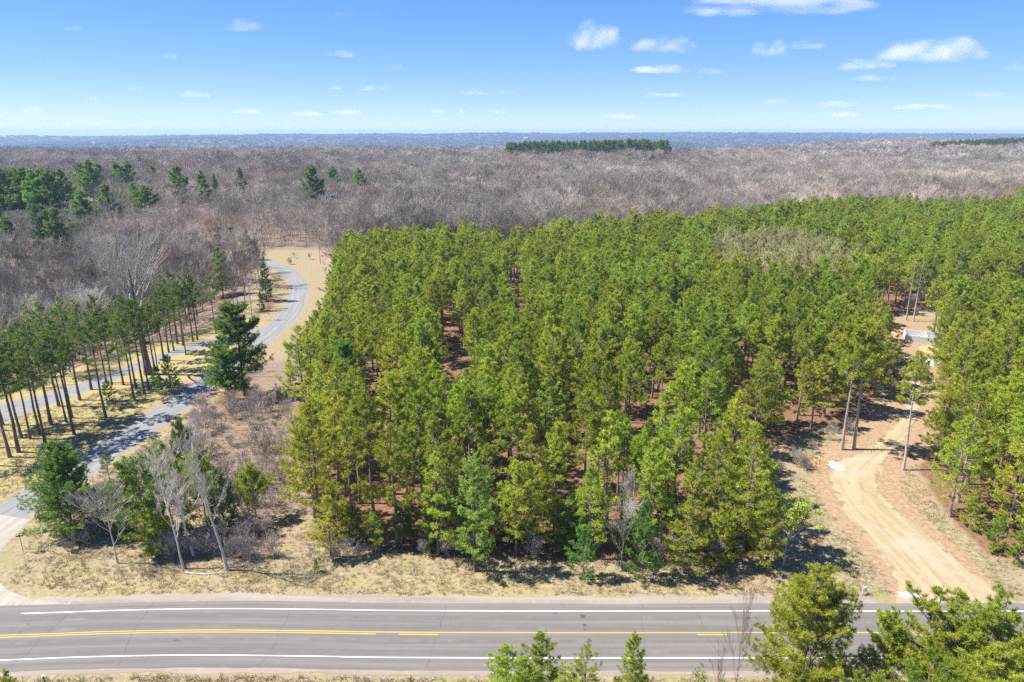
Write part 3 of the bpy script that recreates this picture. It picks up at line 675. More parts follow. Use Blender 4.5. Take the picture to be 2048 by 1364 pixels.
# ---- named single trees -------------------------------------------------
def by_px(tree, name, base, top_py, label, h0, cat='pine tree', group=None, clear=3.0, widen=1.0, rz=None, dx=0.0):
    X, Y = un(*base); hh = height_at(Y, top_py); s = hh/h0
    USED.append((X, Y, clear))
    o = plant(tree, name, (X, Y, ground_at(X, Y)-.05), random.uniform(0, 6.28) if rz is None else rz, (s*widen, s*widen, s), label, cat, group)
    return o
by_px(WHITE[0], 'white_pine', (460, 806), 665, 'broad blue-green white pine beside the side road, lower one of the pair', 17, clear=5, widen=1.05)
by_px(WHITE[1], 'white_pine', (490, 792), 580, 'tall airy white pine of the pair beside the side road', 17, clear=5, widen=.95)
by_px(CORNER, 'white_pine', (150, 1068), 882, 'big dark green white pine standing at the road corner', 13, clear=5, widen=1.12)
by_px(LAWN[0], 'pine_tree', (225, 984), 902, 'small thin pine just behind the big corner pine', 21, clear=2, widen=1.3)
by_px(WHITE[3], 'white_pine', (702, 872), 676, 'deep blue-green white pine near the plantation edge, darker than its neighbours', 17, clear=4, widen=.8)
by_px(SOFT, 'soft_green_conifer', (950, 1142), 907, 'bright green feathery conifer on the plantation front edge', 16, clear=4.6, widen=1.08)
by_px(YOUNG[0], 'young_pine', (1167, 1158), 1056, 'small blue-green pine beside the bare grey tree on the front edge', 7, clear=2.5, widen=1.0)
by_px(YOUNG[2], 'young_pine', (1284, 1157), 1013, 'slim blue-green young pine right of the bare grey tree', 7, clear=2.5, widen=.72)
by_px(EDGE[0], 'young_pine', (1366, 1146), 992, 'round light green pine on thin stems at the front edge', 17, clear=3, widen=1.5)
by_px(YOUNG[1], 'young_pine', (1437, 1134), 1014, 'bushy bright green pine between two others at the front right corner', 7, clear=3, widen=1.1)
by_px(YOUNG[3], 'young_pine', (1520, 1140), 1008, 'bushy green pine at the front right corner of the plantation', 7, clear=3, widen=1.0)
by_px(OAKISH, 'leafy_tree', (1566, 1132), 1018, 'pale yellow-green leafy tree at the right end of the front edge', 8, 'tree', clear=3)
for q, (bx, by, ty, lab) in enumerate([(1985, 1103, 1030, 'bushy young pine at the foot of the right block, left of two'), (2034, 1128, 1048, 'bushy young pine at the right picture edge below the block'), (1938, 1056, 985, 'young pine on the left edge of the right block, lowest branches on the ground'), (2046, 1082, 990, 'young pine cut by the right picture edge')]):
    by_px(YOUNG[(q*2+1) % 4], 'young_pine', (bx, by), ty, lab, 7, clear=2, widen=1.05)
by_px(GREYT[0], 'bare_tree', (1241, 1134), 1010, 'leafless grey tree between two small pines on the front edge', 9, 'tree', clear=2.5)
by_px(GREYT[1], 'bare_tree', (1262, 1098), 955, 'leafless pale sapling behind the front edge, above the grey tree', 9, 'tree', clear=2, widen=.6)
by_px(TALLTRUNK[0], 'red_pine', (1707, 898), 640, 'leaning pine with long bare pale trunk beside the sand track', 18, clear=3)
by_px(TALLTRUNK[1], 'red_pine', (1683, 899), 655, 'straight bare-trunked pine beside the leaning one at the sand track', 18, clear=3)
by_px(TALLTRUNK[2], 'red_pine', (1806, 940), 705, 'lone bare-trunked pine on the right bank of the sand track', 18, clear=3, widen=.9)
by_px(DEADTOP[0], 'dying_pine', (1905, 610), 485, 'pale half-dead pine behind the clearing, its trunk shining white', 17, clear=2)
by_px(RUSTY, 'dying_pine', (1905, 735), 612, 'rust-brown dying pine top at the left edge of the right-hand block', 17, clear=2)
by_px(DEADTOP[0], 'dying_pine', (1812, 640), 500, 'pale-trunked thin pine at the back of the clearing, left of two', 17, clear=2, widen=.8)
by_px(DEADTOP[0], 'dying_pine', (1826, 643), 505, 'pale-trunked thin pine at the back of the clearing, right of two', 17, clear=2, widen=.8)
# corner thicket by the highway
by_px(BIRCH[0], 'birch', (455, 1141), 868, 'tallest white birch at the corner thicket, nearest the highway', 16, 'birch', clear=2, rz=0.1)
by_px(BIRCH[1], 'birch', (367, 1137), 925, 'white birch second from the right in the corner thicket', 16, 'birch', clear=2, rz=-.2)
by_px(BIRCH[2], 'birch', (388, 1112), 905, 'thin white birch behind the two front birches', 16, 'birch', clear=2, rz=.3)
by_px(GREYT[0], 'bare_tree', (236, 1126), 972, 'small leafless pale tree standing alone left of the birches', 9, 'tree', clear=2, rz=1.0)
by_px(YOUNG[0], 'pine_tree', (300, 1103), 925, 'wide green pine behind the left birches', 7, clear=2, widen=1.05)
by_px(YOUNG[1], 'pine_tree', (348, 1072), 895, 'green pine seen between the birch crowns', 7, clear=2, widen=.9)
by_px(LOLLI[1], 'pine_tree', (452, 1062), 940, 'short dark green pine right behind the tallest birch', 7, clear=2, widen=.9)
by_px(LOLLI[1], 'pine_tree', (375, 975), 843, 'upright bushy pine at the back of the corner thicket', 7, clear=2, widen=.7)
by_px(LOLLI[0], 'pine_tree', (513, 1040), 932, 'round-headed little pine on a thin bare stem in the brush field', 7, clear=2, widen=.85)
by_px(LOLLI[1], 'pine_tree', (272, 1062), 955, 'low green pine between the corner pine and the birches', 7, clear=2, widen=1.0)
by_px(LOLLI[0], 'pine_tree', (412, 1040), 905, 'yellow-green pine deep in the corner thicket', 7, clear=2, widen=.75)
by_px(YOUNG[1], 'pine_tree', (318, 1112), 1010, 'small light green pine in front of the left birch', 7, clear=1.5, widen=1.1)
by_px(YOUNG[3], 'pine_sapling', (633, 1144), 1120, 'knee-high pine sapling alone in the grass verge', 7, clear=1)
by_px(EDGE[1], 'red_pine', (640, 1062), 800, 'tall pine at the left front corner of the plantation, branched to the ground', 17, clear=3, widen=1.05)
by_px(EDGE[4], 'red_pine', (662, 1112), 990, 'short bushy pine at the foot of the left front corner pine', 17, clear=2, widen=1.35)
by_px(EDGE[3], 'red_pine', (705, 1085), 835, 'second tall ground-branched pine at the left front corner', 17, clear=3, widen=1.05)
by_px(SPRUCE[0], 'spruce', (582, 768), 712, 'small dark spruce between the pair of white pines and the plantation', 13, 'spruce', clear=2)
by_px(YOUNG[3], 'young_pine', (219, 803), 762, 'small round bright green pine on the lawn', 7, clear=2, widen=1.1)
by_px(YOUNG[2], 'young_pine', (343, 780), 714, 'dark bushy young pine on the lawn near the side road', 7, clear=2, widen=.9)
by_px(YOUNG[0], 'young_pine', (318, 786), 735, 'low bushy young pine beside the dark one on the lawn', 7, clear=2, widen=1.0)
by_px(SPRUCE[0], 'spruce', (534, 602), 512, 'narrow dark spruce on the inside of the road bend', 13, 'spruce', clear=3)
by_px(SPRUCE[1], 'spruce', (524, 622), 580, 'short dark spruce just below the narrow one at the bend', 13, 'spruce', clear=3)
by_px(WHITE[0], 'white_pine', (446, 585), 478, 'tall bright green pine left of the road bend', 17, clear=6, widen=.8)
by_px(SPRUCE[1], 'spruce', (497, 520), 456, 'dark spruce on the bank above the road bend', 13, 'spruce', clear=8, widen=1.4)
by_px(WHITE[1], 'white_pine', (466, 515), 446, 'slim pine left of the dark spruce above the bend', 17, clear=8, widen=.8)
for px_, py_ in ((446, 585), (497, 520), (466, 515), (505, 640)):
    a_, b_ = un(px_, py_); USED += [(a_*.97, b_*.96, 5), (a_*.94, b_*.92, 5), (a_*.91, b_*.88, 4)]
by_px(BIGB, 'bare_tree', (297, 748), 520, 'huge leafless tree with a thick dark trunk beside the driveway', 24, 'tree', clear=4)
for q, (bx, by, ty, w) in enumerate([(580, 967, 862, 1.0), (446, 886, 832, 1.0), (523, 894, 812, 1.0), (497, 985, 900, .8)]):
    by_px(SAPL[q % 3], 'bare_sapling', (bx, by), ty, ['leafless sapling nearest the plantation in the brush field', 'leafless sapling nearest the side road in the brush field', 'leafless sapling under the pair of white pines', 'leafless sapling behind the little round-headed pine'][q], 8, 'sapling', 'saplings in the brush field', 1, w)
# lawn pines along the driveway
lp = [(20, 914), (38, 904), (61, 878), (43, 876), (91, 888), (80, 869), (102, 849), (133, 844), (149, 869), (145, 836), (212, 835), (183, 779), (224, 768), (213, 765), (247, 770), (269, 799), (289, 787), (298, 779), (272, 775), (316, 741), (309, 739), (372, 710), (348, 702), (366, 691), (386, 683), (395, 680), (432, 668), (355, 688), (328, 721), (338, 705), (6, 850), (-14, 895), (-30, 860), (-40, 930), (160, 800), (118, 812)]
lp.sort(); k = 0
for i, b in enumerate(lp):
    X, Y = un(*b); USED.append((X, Y, 2)); hh = random.uniform(19, 22.5) if b[1] > 760 else random.uniform(15.5, 19); s = hh/21
    k += b[0] > 0
    plant(LAWN[i % 6], 'tall_pine', (X, Y, ground_at(X, Y)-.05), random.uniform(0, 6.28), (s*random.uniform(.85, 1.3),)*2+(s*random.uniform(.92, 1.08),),
          (ordinal(k)+' tall bare-trunked pine from the left on the lawn by the driveway') if b[0] > 0 else 'tall bare-trunked pine on the lawn just past the left picture edge', 'pine tree', 'tall pines on the lawn')
# foreground trees on the near side of the highway
fg = [(0, 1608, 1104, 52.0, 20, 1.1, 'large three-stemmed pine rising in front of the highway'),
      (1, 1945, 1172, 50.0, 17, 1.25, 'broad bright green pine in the bottom right corner'),
      (5, 1790, 1218, 50.5, 16, 1.1, 'slim pointed pine between the two big roadside pines'),
      (1, 2060, 1200, 49.0, 17, 1.0, 'dark green pine cut off by the right picture edge'),
      (3, 1600, 1322, 45.0, 15, 1.1, 'lime green pine top at the foot of the three-stemmed pine'),
      (1, 1880, 1285, 44.0, 17, .8, 'yellow-green pine top below the slim pointed pine'),
      (3, 2010, 1290, 43.0, 15, 1.4, 'fresh green pine top filling the lower right corner'),
      (1, 1745, 1325, 43.0, 17, .7, 'yellow-green pine top at the bottom edge left of the corner'),
      (3, 1085, 1262, 50.0, 15, 1.25, 'pointed bright pine top, tallest of the bottom middle group'),
      (3, 1015, 1288, 49.0, 15, 1.35, 'bright pine top leaning against the tallest of the middle group'),
      (4, 1172, 1284, 50.0, 14, 1.25, 'sparse thin pine top in front of the highway'),
      (5, 1270, 1270, 50.5, 16, 1.1, 'narrow pine top right of the sparse one'),
      (4, 1402, 1325, 49.0, 14, .8, 'pale sparse pine top at the bottom edge'),
      (4, 1130, 1318, 47.5, 14, 1.1, 'short bushy pine top between the tallest one and the sparse one'),
      (3, 1050, 1312, 47.0, 15, 1.2, 'low bright pine top in front of the middle group'),
      (3, 822, 1349, 49.5, 15, .5, 'tip of a small pine at the bottom edge'),
      (3, 5, 1338, 50.0, 15, .8, 'tip of a pine in the bottom left corner')]
for q, px, py, Y, h0, w, lab in fg:
    z = height_at(Y, py); X = x_at(px, Y, z); s = z/h0
    plant(FORE[q], 'roadside_pine', (X, Y, -.05), random.uniform(0, 6.28), (w*s*(1.0),)*2+(s,), lab, 'pine tree', 'pines on the near side of the highway')
for px, py, Y, lab in [(1492, 1192, 52.5, 'thin leafless sapling left of the three-stemmed pine'), (1440, 1300, 50, 'leafless grey bush beside the pale sparse pine top')]:
    z = height_at(Y, py); X = x_at(px, Y, z)
    plant(SAPD, 'bare_sapling', (X, Y, 0), 1.0, (z/8*.4, z/8*.4, z/8), lab, 'sapling')

# ---- single conifers standing out of the leafless wood
mid = [(180, 328, 384, 'w'), (165, 333, 380, 'w'), (197, 332, 372, 'w'), (236, 332, 374, 'w'), (258, 330, 372, 'w'), (280, 317, 336, 's'), (306, 339, 360, 'w'), (355, 338, 380, 'w'), (405, 350, 382, 'w'), (429, 354, 374, 's'),
       (480, 341, 366, 'w'), (215, 378, 412, 'w'), (267, 375, 396, 'w'), (294, 380, 411, 'w'), (74, 405, 482, 's'), (113, 428, 482, 'w'), (96, 432, 478, 'w'), (166, 393, 458, 'w'), (15, 446, 492, 'w'), (625, 339, 412, 'w'), (667, 339, 380, 'w'), (718, 342, 388, 'w'),
       (10, 333, 440, 'w'), (32, 334, 440, 'w'), (52, 333, 442, 'w'), (70, 342, 446, 'w'), (88, 340, 440, 'w'), (108, 340, 428, 'w'), (125, 348, 400, 'w'), (-12, 335, 440, 'w'), (393, 312, 330, 's'), (1076, 361, 378, 'w'), (1304, 312, 326, 'w')]
order = sorted(range(len(mid)), key=lambda i: mid[i][0]); k = 0
for i in order:
    px, ty, by, kd = mid[i]
    X, Y = un(px, by, 9.0); g = ground_at(X, Y); X, Y = un(px, by, 7.0+g); g = ground_at(X, Y)
    z = height_at(Y, ty)-g+2.5; z = min(max(z, 18), 33); X = x_at(px, Y, g+z*.6); USED.append((X, Y, 6.5)); USED.append((X*.97, Y*.97, 6.5)); USED.append((X*.94, Y*.94, 5.5))
    k += px > 0
    t, h0 = (MIDP[i % 4], 17) if kd == 'w' else (SPRUCE[i % 2], 13)
    w = {625: 1.1, 74: .85}.get(px, 1.28)
    plant(t, 'lone_conifer', (X, Y, g-.1), random.uniform(0, 6.28), (z/h0*w,)*2+(z/h0,), ordinal(max(k, 1))+' conifer from the left standing out of the leafless wood', 'pine tree', 'single conifers in the leafless wood')

def clear_of_used(x, y, extra=0.0):
    m = np.ones(len(x), bool)
    for a, b, r in USED: m &= (x-a)**2+(y-b)**2 > (r+extra)**2
    return m
def visible(x, y, pad=18):
    return np.abs(x) < .75*(y*.956+15.8)+pad

# ---- the pine plantation
x, y = scatter((-70, 440, 74, 495), 5.1, .38)
ok = (inside(MAIN, x, y) | inside(RIGHT, x, y)) & ~inside(PALE, x, y) & visible(x, y) & clear_of_used(x, y)
ok &= dist_line(dirt_mid, x, y) > np.where(y > 116, 4.6, 6.5)
for (xa_, ya_), (xb_, yb_), hw_ in (((-9.0, 108), (-14, 163), 2.6), ((.5, 172), (1.5, 226), 3.2), ((7, 86), (9.0, 108), 1.8), ((-40, 190), (-31, 168), 3.5), ((38, 150), (50, 190), 3.2), ((-21, 100), (-24, 122), 2.8), ((22, 96), (27, 118), 2.6)):
    ok &= dist_line([(xa_, ya_), (xb_, yb_)], x, y) > hw_
for gx_, gy_, gr in GAPS: ok &= np.hypot(x-gx_, y-gy_) > gr
ok &= rng.uniform(0, 1, len(x)) > np.where(y < 130, .12, .05)
x, y = x[ok], y[ok]
d_edge = np.minimum(dist_line(MAIN+MAIN[:1], x, y), dist_line(RIGHT+RIGHT[:1], x, y))
# which of them the photograph shows largest: nearest first, edges before the inside
score = np.hypot(x, y) + np.where((d_edge < 6) & (y < 225), -40, 0) + np.where(y < 95, -40, 0)
o = np.argsort(score); near, rest = o[:255], o[255:]
front = [i for i in near if y[i] < 84.5 and x[i] < 40 and x[i] > -30]; front.sort(key=lambda i: x[i]); fr = {i: n+1 for n, i in enumerate(front)}
def order_of(sel, key): return {i: n+1 for n, i in enumerate(sorted(sel, key=key))}
side_e = order_of([i for i in near if i not in fr and x[i] < -30 and d_edge[i] < 6.5], lambda i: y[i])
trk_e = order_of([i for i in near if i not in fr and x[i] > 34 and d_edge[i] < 6.5 and inside(MAIN, x[i:i+1], y[i:i+1])[0]], lambda i: y[i])
for i in near:
    e = d_edge[i] < 6.5
    t = EDGE[rng.integers(0, 5)] if e or rng.uniform() < .12 else RED[rng.integers(0, 7)]
    s = rng.uniform(.80, 1.16)*(.97 if e else 1.03); w = rng.uniform(.92, 1.18)
    if i in fr: lab = ordinal(fr[i])+' tall pine from the left in the front row of the plantation'; grp = 'front row of the pine plantation'
    elif x[i] > 62 and y[i] < 200 and inside(RIGHT, x[i:i+1], y[i:i+1])[0]: lab, grp = 'tall pine in the block right of the sand track', 'pines right of the sand track'
    elif i in side_e: lab, grp = ordinal(side_e[i])+' pine back from the highway along the plantation edge facing the side road', 'pines facing the side road'
    elif i in trk_e: lab, grp = ordinal(trk_e[i])+' pine back from the highway along the plantation edge facing the sand track', 'pines facing the sand track'
    else: lab, grp = 'tall pine inside the plantation, behind its front row', 'pines inside the plantation'
    plant(t, 'red_pine', (x[i], y[i], ground_at(x[i], y[i])-.05), rng.uniform(0, 6.28), (s*w, s*w, s), lab, 'pine tree', grp)

for i in range(26):
    x_ = -24+i*2.25+random.uniform(-1.2, 1.2); y_ = 78.5+abs(random.gauss(0, 2.5)); s_ = random.uniform(.5, 1.15)
    plant(YOUNG[i % 4], 'young_pine', (x_, y_, -.03), random.uniform(0, 6.28), (s_, s_, s_), ordinal(i+1)+' low bushy pine from the left under the plantation front row', 'pine tree', 'low pines under the front row')
PROTO = {}
def stuff_trees(name, pts, protos, pick, scl, rot, label):
    """ONE object: the mass of trees nobody could count, drawn by instancing on its points"""
    coll = bpy.data.collections.new(name+'_kinds')
    for k, t in enumerate(protos):
        coll.objects.link(bpy.data.objects.new('%s_kind_%02d' % (name, k), t.joined(name+'_kind') if isinstance(t, Tree) else t))
    me = bpy.data.meshes.new(name); me.vertices.add(len(pts)); me.vertices.foreach_set('co', np.asarray(pts, np.float32).ravel())
    for an, ty, key, a in (('pick', 'INT', 'value', np.asarray(pick, np.int32)), ('scl', 'FLOAT_VECTOR', 'vector', np.asarray(scl, np.float32)), ('rot', 'FLOAT_VECTOR', 'vector', np.asarray(rot, np.float32))):
        at = me.attributes.new(an, ty, 'POINT'); at.data.foreach_set(key, a.ravel())
    ob = obj(name, me); tag(ob, label, None, None, 'stuff')
    g = bpy.data.node_groups.new(name, 'GeometryNodeTree')
    g.interface.new_socket('Geometry', in_out='INPUT', socket_type='NodeSocketGeometry'); g.interface.new_socket('Geometry', in_out='OUTPUT', socket_type='NodeSocketGeometry')
    gi, go = g.nodes.new('NodeGroupInput'), g.nodes.new('NodeGroupOutput')
    ci = g.nodes.new('GeometryNodeCollectionInfo'); ci.inputs['Collection'].default_value = coll; ci.inputs['Separate Children'].default_value = True; ci.inputs['Reset Children'].default_value = True
    ip = g.nodes.new('GeometryNodeInstanceOnPoints'); ip.inputs['Pick Instance'].default_value = True
    def na(n, ty):
        q = g.nodes.new('GeometryNodeInputNamedAttribute'); q.data_type = ty; q.inputs['Name'].default_value = n; return q.outputs['Attribute']
    er = g.nodes.new('FunctionNodeEulerToRotation')
    L = g.links.new
    L(gi.outputs[0], ip.inputs['Points']); L(ci.outputs[0], ip.inputs['Instance']); L(na('pick', 'INT'), ip.inputs['Instance Index'])
    L(na('rot', 'FLOAT_VECTOR'), er.inputs[0]); L(er.outputs[0], ip.inputs['Rotation']); L(na('scl', 'FLOAT_VECTOR'), ip.inputs['Scale']); L(ip.outputs[0], go.inputs[0])
    md = ob.modifiers.new('scatter', 'NODES'); md.node_group = g
    return ob
def zrot(n): return np.c_[rng.normal(0, .025, n), rng.normal(0, .025, n), rng.uniform(0, 6.28, n)]
xr, yr = x[rest], y[rest]; n = len(rest); dist = np.hypot(xr, yr)
s = rng.uniform(.80, 1.17, n); w = rng.uniform(.95, 1.2, n)
# a stand of conifers far behind, on a knoll, and one on the right-hand ridge
def stand(px0, px1, y0, y1, sp, n0):
    a, b = scatter((-400, 1800, y0, y1), sp, .4); u = a/(b*.956+15)*FPX+1024; m = (u > px0) & (u < px1) & (rng.uniform(0, 1, len(a)) > .15); return a[m], b[m]
ax, ay = stand(1012, 1338, 985, 1040, 6.5, 0); cx_, cy_ = stand(1860, 2150, 1400, 1470, 7.5, 0); ex, ey = stand(428, 530, 1040, 1075, 7, 0)
ax = np.r_[ax, cx_, ex]; ay = np.r_[ay, cy_, ey]; m = len(ax)
pts = np.c_[np.r_[xr, ax], np.r_[yr, ay], hgt(np.r_[xr, ax], np.r_[yr, ay])-.05]
pick = np.r_[np.where(dist < 210, rng.integers(0, 7, n), 7+rng.integers(0, 5, n)), 7+rng.integers(0, 5, m)]
far_s = np.r_[np.full(len(ax)-len(cx_)-len(ex), 1.7), np.full(len(cx_), 1.4), np.full(len(ex), .95)]*rng.uniform(.85, 1.1, m)
sz = np.r_[np.c_[s*w, s*w, s], np.c_[far_s*1.0, far_s*1.0, far_s]]
pick[n:] = 12 + rng.integers(0, 2, m)
stuff_trees('pine_wood', pts, RED+FAR+MIDP[2:], pick, sz, zrot(n+m), 'dense green mass of pines filling the rest of the plantation')
print('PINES', len(near), n, m)

# the pale stand of budding trees in a hollow of the plantation
a, b = scatter((60, 150, 226, 312), 6.6, .4); q = inside(PALE, a, b); a, b = a[q], b[q]
for i in range(len(a)):
    s_ = rng.uniform(.8, 1.05)
    plant(BUD[i % 3], 'budding_tree', (a[i], b[i], 0), rng.uniform(0, 6.28), s_, 'slender yellow-green budding tree in the pale patch within the plantation', 'tree', 'budding trees in the pale patch')

# ---- the leafless wood
def bare_ok(x, y):
    xl = np.interp(y, XL[:, 0], XL[:, 1])
    m = np.where(y < 330, x < xl-3, True) & visible(x, y, 25)
    m |= (y > 255) & (y < 335) & (x > -72) & (x < 40) & ~inside(MAIN, x, y)
    m &= ~inside(MAIN, x, y) & ~inside(RIGHT, x, y) & (dist_line(SIDE, x, y) > 8) & (dist_line(MAIN+MAIN[:1], x, y) > 3)
    m &= ~((((x+84)/24)**2+((y-284)/20)**2 < 1)) & ~((((x+292)/66)**2+((y-372)/58)**2 < 1))
    m &= ~((x > 40) & (y < 330) & (x < 430))
    m &= ~((snoise(x, y, 240, 51)+.5*snoise(x, y, 90, 52) > 1.15) & (y > 380) & (y < 1300))
    return m & clear_of_used(x, y, 0)
rngb = np.random.default_rng(21)
xa, ya = scatter((-560, 420, 118, 600), 6.3, .42, rngb); m = bare_ok(xa, ya) & (rngb.uniform(0, 1, len(xa)) > np.where((ya < 320) & (xa < -75), .10, .14)); xa, ya = xa[m], ya[m]
xb, yb = scatter((-900, 1000, 600, 1050), 8.8, .42, rngb); m = bare_ok(xb, yb) & (rngb.uniform(0, 1, len(xb)) > .06); xb, yb = xb[m], yb[m]
xc, yc = scatter((-1600, 1900, 1050, 2150), 13, .42, rngb); m = bare_ok(xc, yc); m &= ~((yc > 1395) & (yc < 1475) & (xc > 830)); xc, yc = xc[m], yc[m]
da = np.hypot(xa, ya) + np.where(visible(xa, ya, 0), 0, 400); o = np.argsort(da); nb_, ra = o[:285], o[285:]
for i in nb_:
    s_ = rngb.uniform(.72, 1.25)*(.88 if ya[i] < 300 and xa[i] < -85 else 1); g = ground_at(xa[i], ya[i])
    if ya[i] < 205: lab, grp = 'leafless grey-brown tree on the slope left of the driveway', 'leafless trees on the driveway slope'
    elif xa[i] > -75: lab, grp = 'leafless tree behind the back edge of the plantation', 'leafless trees behind the plantation'
    elif xa[i] > -130: lab, grp = 'leafless tree around the far side of the road bend', 'leafless trees around the road bend'
    else: lab, grp = 'leafless tree in the ravine at the left', 'leafless trees in the ravine'
    plant(NEARB[rngb.integers(0, 6)], 'bare_tree', (xa[i], ya[i], g-.1), rngb.uniform(0, 6.28), (s_*1.05, s_*1.05, s_), lab, 'tree', grp)
X = np.r_[xa[ra], xb, xc]; Y = np.r_[ya[ra], yb, yc]; n = len(X)
pk = np.r_[np.where(np.hypot(xa[ra], ya[ra]) < 330, rngb.integers(0, 3, len(ra)), 3+rngb.integers(0, 6, len(ra))), 3+rngb.integers(0, 6, len(xb)), 9+rngb.integers(0, 5, len(xc))]
s_ = rngb.uniform(.62, 1.15, n)*(1+.13*snoise(X, Y, 130, 9))*np.where((X < -100) & (Y < 700), .86, 1); wd = np.r_[np.full(len(ra), 1.05), np.full(len(xb), 1.35), np.full(len(xc), 1.8)]
stuff_trees('leafless_wood', np.c_[X, Y, hgt(X, Y)-.1], NEARB[:3]+MIDB+FARB, pk, np.c_[s_*wd, s_*wd, s_], zrot(n), 'grey-brown leafless wood stretching back to the valley')
print('BARE', len(nb_), n)

# ---- woods on the far side of the valley
def clump(seed, mat, tall):
    r = np.random.default_rng(seed); n = 70; V, T = [], []
    d = norm(r.normal(0, 1, (n, 3))); d[:, 2] = np.abs(d[:, 2]); p = d*r.uniform(.5, 1, (n, 1))*np.array([1, 1, tall])
    a = norm(r.normal(0, 1, (n, 3)))*.38; b = norm(np.cross(a, r.normal(0, 1, (n, 3))))*.38
    V = np.stack([p+a, p-a*.5+b, p-a*.5-b], 1).reshape(-1, 3)
    return mesh_from('far_crown', V, np.arange(n*3).reshape(-1, 3), mat, attrs={'tint': np.repeat(r.uniform(0, 1, n), 3)})
rf = np.random.default_rng(5)
yy = 2300*(9000/2300)**rf.uniform(0, 1, 30000)**.8; xx = rf.uniform(-.95, .95, 30000)*(yy*.956+100)
con = (snoise(xx, yy*.45, 900, 31) + .6*snoise(xx, yy*.45, 260, 32) + rf.normal(0, .25, len(xx))) > .62
opn = (snoise(xx, yy*.35, 1300, 41) > 1.05) & (yy > 5000); xx, yy, con = xx[~opn], yy[~opn], con[~opn]
sr = np.clip(yy/3200, .9, 2.2)*rf.uniform(5, 10, len(xx))
stuff_trees('far_woods', np.c_[xx, yy, hgt(xx, yy)+1], [clump(1, M['far_wood'], .8), clump(2, M['far_wood'], .9), clump(3, M['n_spruce'], 1.1), clump(4, M['n_dark'], 1.0)],
            np.where(con, 2, 0)+rf.integers(0, 2, len(xx)), np.c_[sr, sr, np.minimum(sr, 10)*np.where(con, 1.25, 1)], np.c_[np.zeros(len(xx)), np.zeros(len(xx)), rf.uniform(0, 6.28, len(xx))], 'hazy woods across the valley up to the horizon')

# ---- brush, shrubs, grass
sh_spots = []
r2 = np.random.default_rng(77)
def shrub(x, y, s, label, group):
    plant(SHRUB[r2.integers(0, 4)], 'bare_shrub', (x, y, ground_at(x, y)-.03), r2.uniform(0, 6.28), s, label, 'shrub', group, ('stems', 'twigs'))
for i in range(120):
    x_, y_ = r2.uniform(-62, -33), r2.uniform(86, 132)
    if x_ < -64+(y_-86)*.05 or x_ > -33-(y_-86)*.28: continue
    shrub(x_, y_, r2.uniform(.55, 1.25), 'bare purplish shrub in the brush field between side road and plantation', 'shrubs of the brush field')
for i in range(40):
    x_, y_ = r2.uniform(-49, -31), r2.uniform(76.2, 83); shrub(x_, y_, r2.uniform(.5, .95), 'bare brown shrub around the feet of the birches', 'shrubs under the birches')
for i in range(7):
    x_, y_ = r2.uniform(-61, -53), r2.uniform(78, 82.5); shrub(x_, y_, r2.uniform(.35, .6), 'low brown shrub in the grass in front of the big corner pine', 'shrubs in front of the corner pine')
for i in range(34):
    x_ = r2.uniform(-26, 38); y_ = 76.6+abs(r2.normal(0, 2.2)); shrub(x_, y_, r2.uniform(.4, .95), 'bare undergrowth shrub along the plantation front edge', 'shrubs on the front edge')
for i in range(20):
    t = r2.uniform(0, 1); x_ = 43+t*32+r2.normal(0, 1); y_ = 99+t*28+r2.normal(0, 1.5)
    if dist_line(dirt_mid, np.array([x_]), np.array([y_]))[0] < 6: continue
    shrub(x_, y_, r2.uniform(.4, .9), 'bare shrub along the left bank of the sand track', 'shrubs by the sand track')
for i in range(26):
    x_, y_ = r2.uniform(-112, -72), r2.uniform(262, 305)
    if dist_line(SIDE, np.array([x_]), np.array([y_]))[0] < 6 or x_ < -104+(305-y_)*.5: continue
    shrub(x_, y_, r2.uniform(.35, .8), 'low bare shrub on the grassy bank at the road bend', 'shrubs at the road bend')
for i in range(26):
    x_, y_ = r2.uniform(104, 175), r2.uniform(200, 226); shrub(x_, y_, r2.uniform(.6, 1.2), 'bare reddish shrub at the back of the clearing', 'shrubs behind the clearing')

def grass_tuft(seed):
    r = np.random.default_rng(seed); n = 11; a = r.uniform(0, 6.28, n); p = np.c_[r.normal(0, .12, n), r.normal(0, .12, n), np.zeros(n)]
    d = np.c_[np.cos(a)*.55, np.sin(a)*.55, np.ones(n)]*r.uniform(.14, .34, n)[:, None]; w = np.c_[-np.sin(a), np.cos(a), np.zeros(n)]*.022
    return mesh_from('tuft', np.stack([p-w, p+w, p+d], 1).reshape(-1, 3), np.arange(n*3).reshape(-1, 3), M['deadgrass'], attrs={'tint': np.repeat(r.uniform(0, 1, n), 3)})
rg = np.random.default_rng(3)
gxs = rg.uniform(-100, 72, 90000); gys = 52 + 85*rg.uniform(0, 1, 90000)**1.5
m = (np.abs(gys-road_y(gxs)) > 6.6) & (dist_line(SIDE, gxs, gys) > 4.6) & (dist_line(dirt_mid, gxs, gys) > 6.5) & ~inside([(c[0], c[1]+1.5) for c in MAIN], gxs, gys) & ~inside(RIGHT, gxs, gys) & (dist_line(drv_mid, gxs, gys) > 6) & visible(gxs, gys, 4)
m &= ~inside([(-100, 60), (-84, 70), (-77, 90), (-69, 88), (-62, 72), (-45, 69)], gxs, gys) & (rg.uniform(0, 1, len(gxs)) < .5+.35*snoise(gxs, gys, 9, 4))
gxs, gys = gxs[m], gys[m]; s_ = rg.uniform(.5, 1.15, len(gxs))
stuff_trees('dry_grass', np.c_[gxs, gys, hgt(gxs, gys)-.01], [grass_tuft(i) for i in range(5)], rg.integers(0, 5, len(gxs)), np.c_[s_*1.7, s_*1.7, s_*1.35], np.c_[np.zeros(len(gxs)), np.zeros(len(gxs)), rg.uniform(0, 6.28, len(gxs))], 'short dry grass on the verges beside the roads')

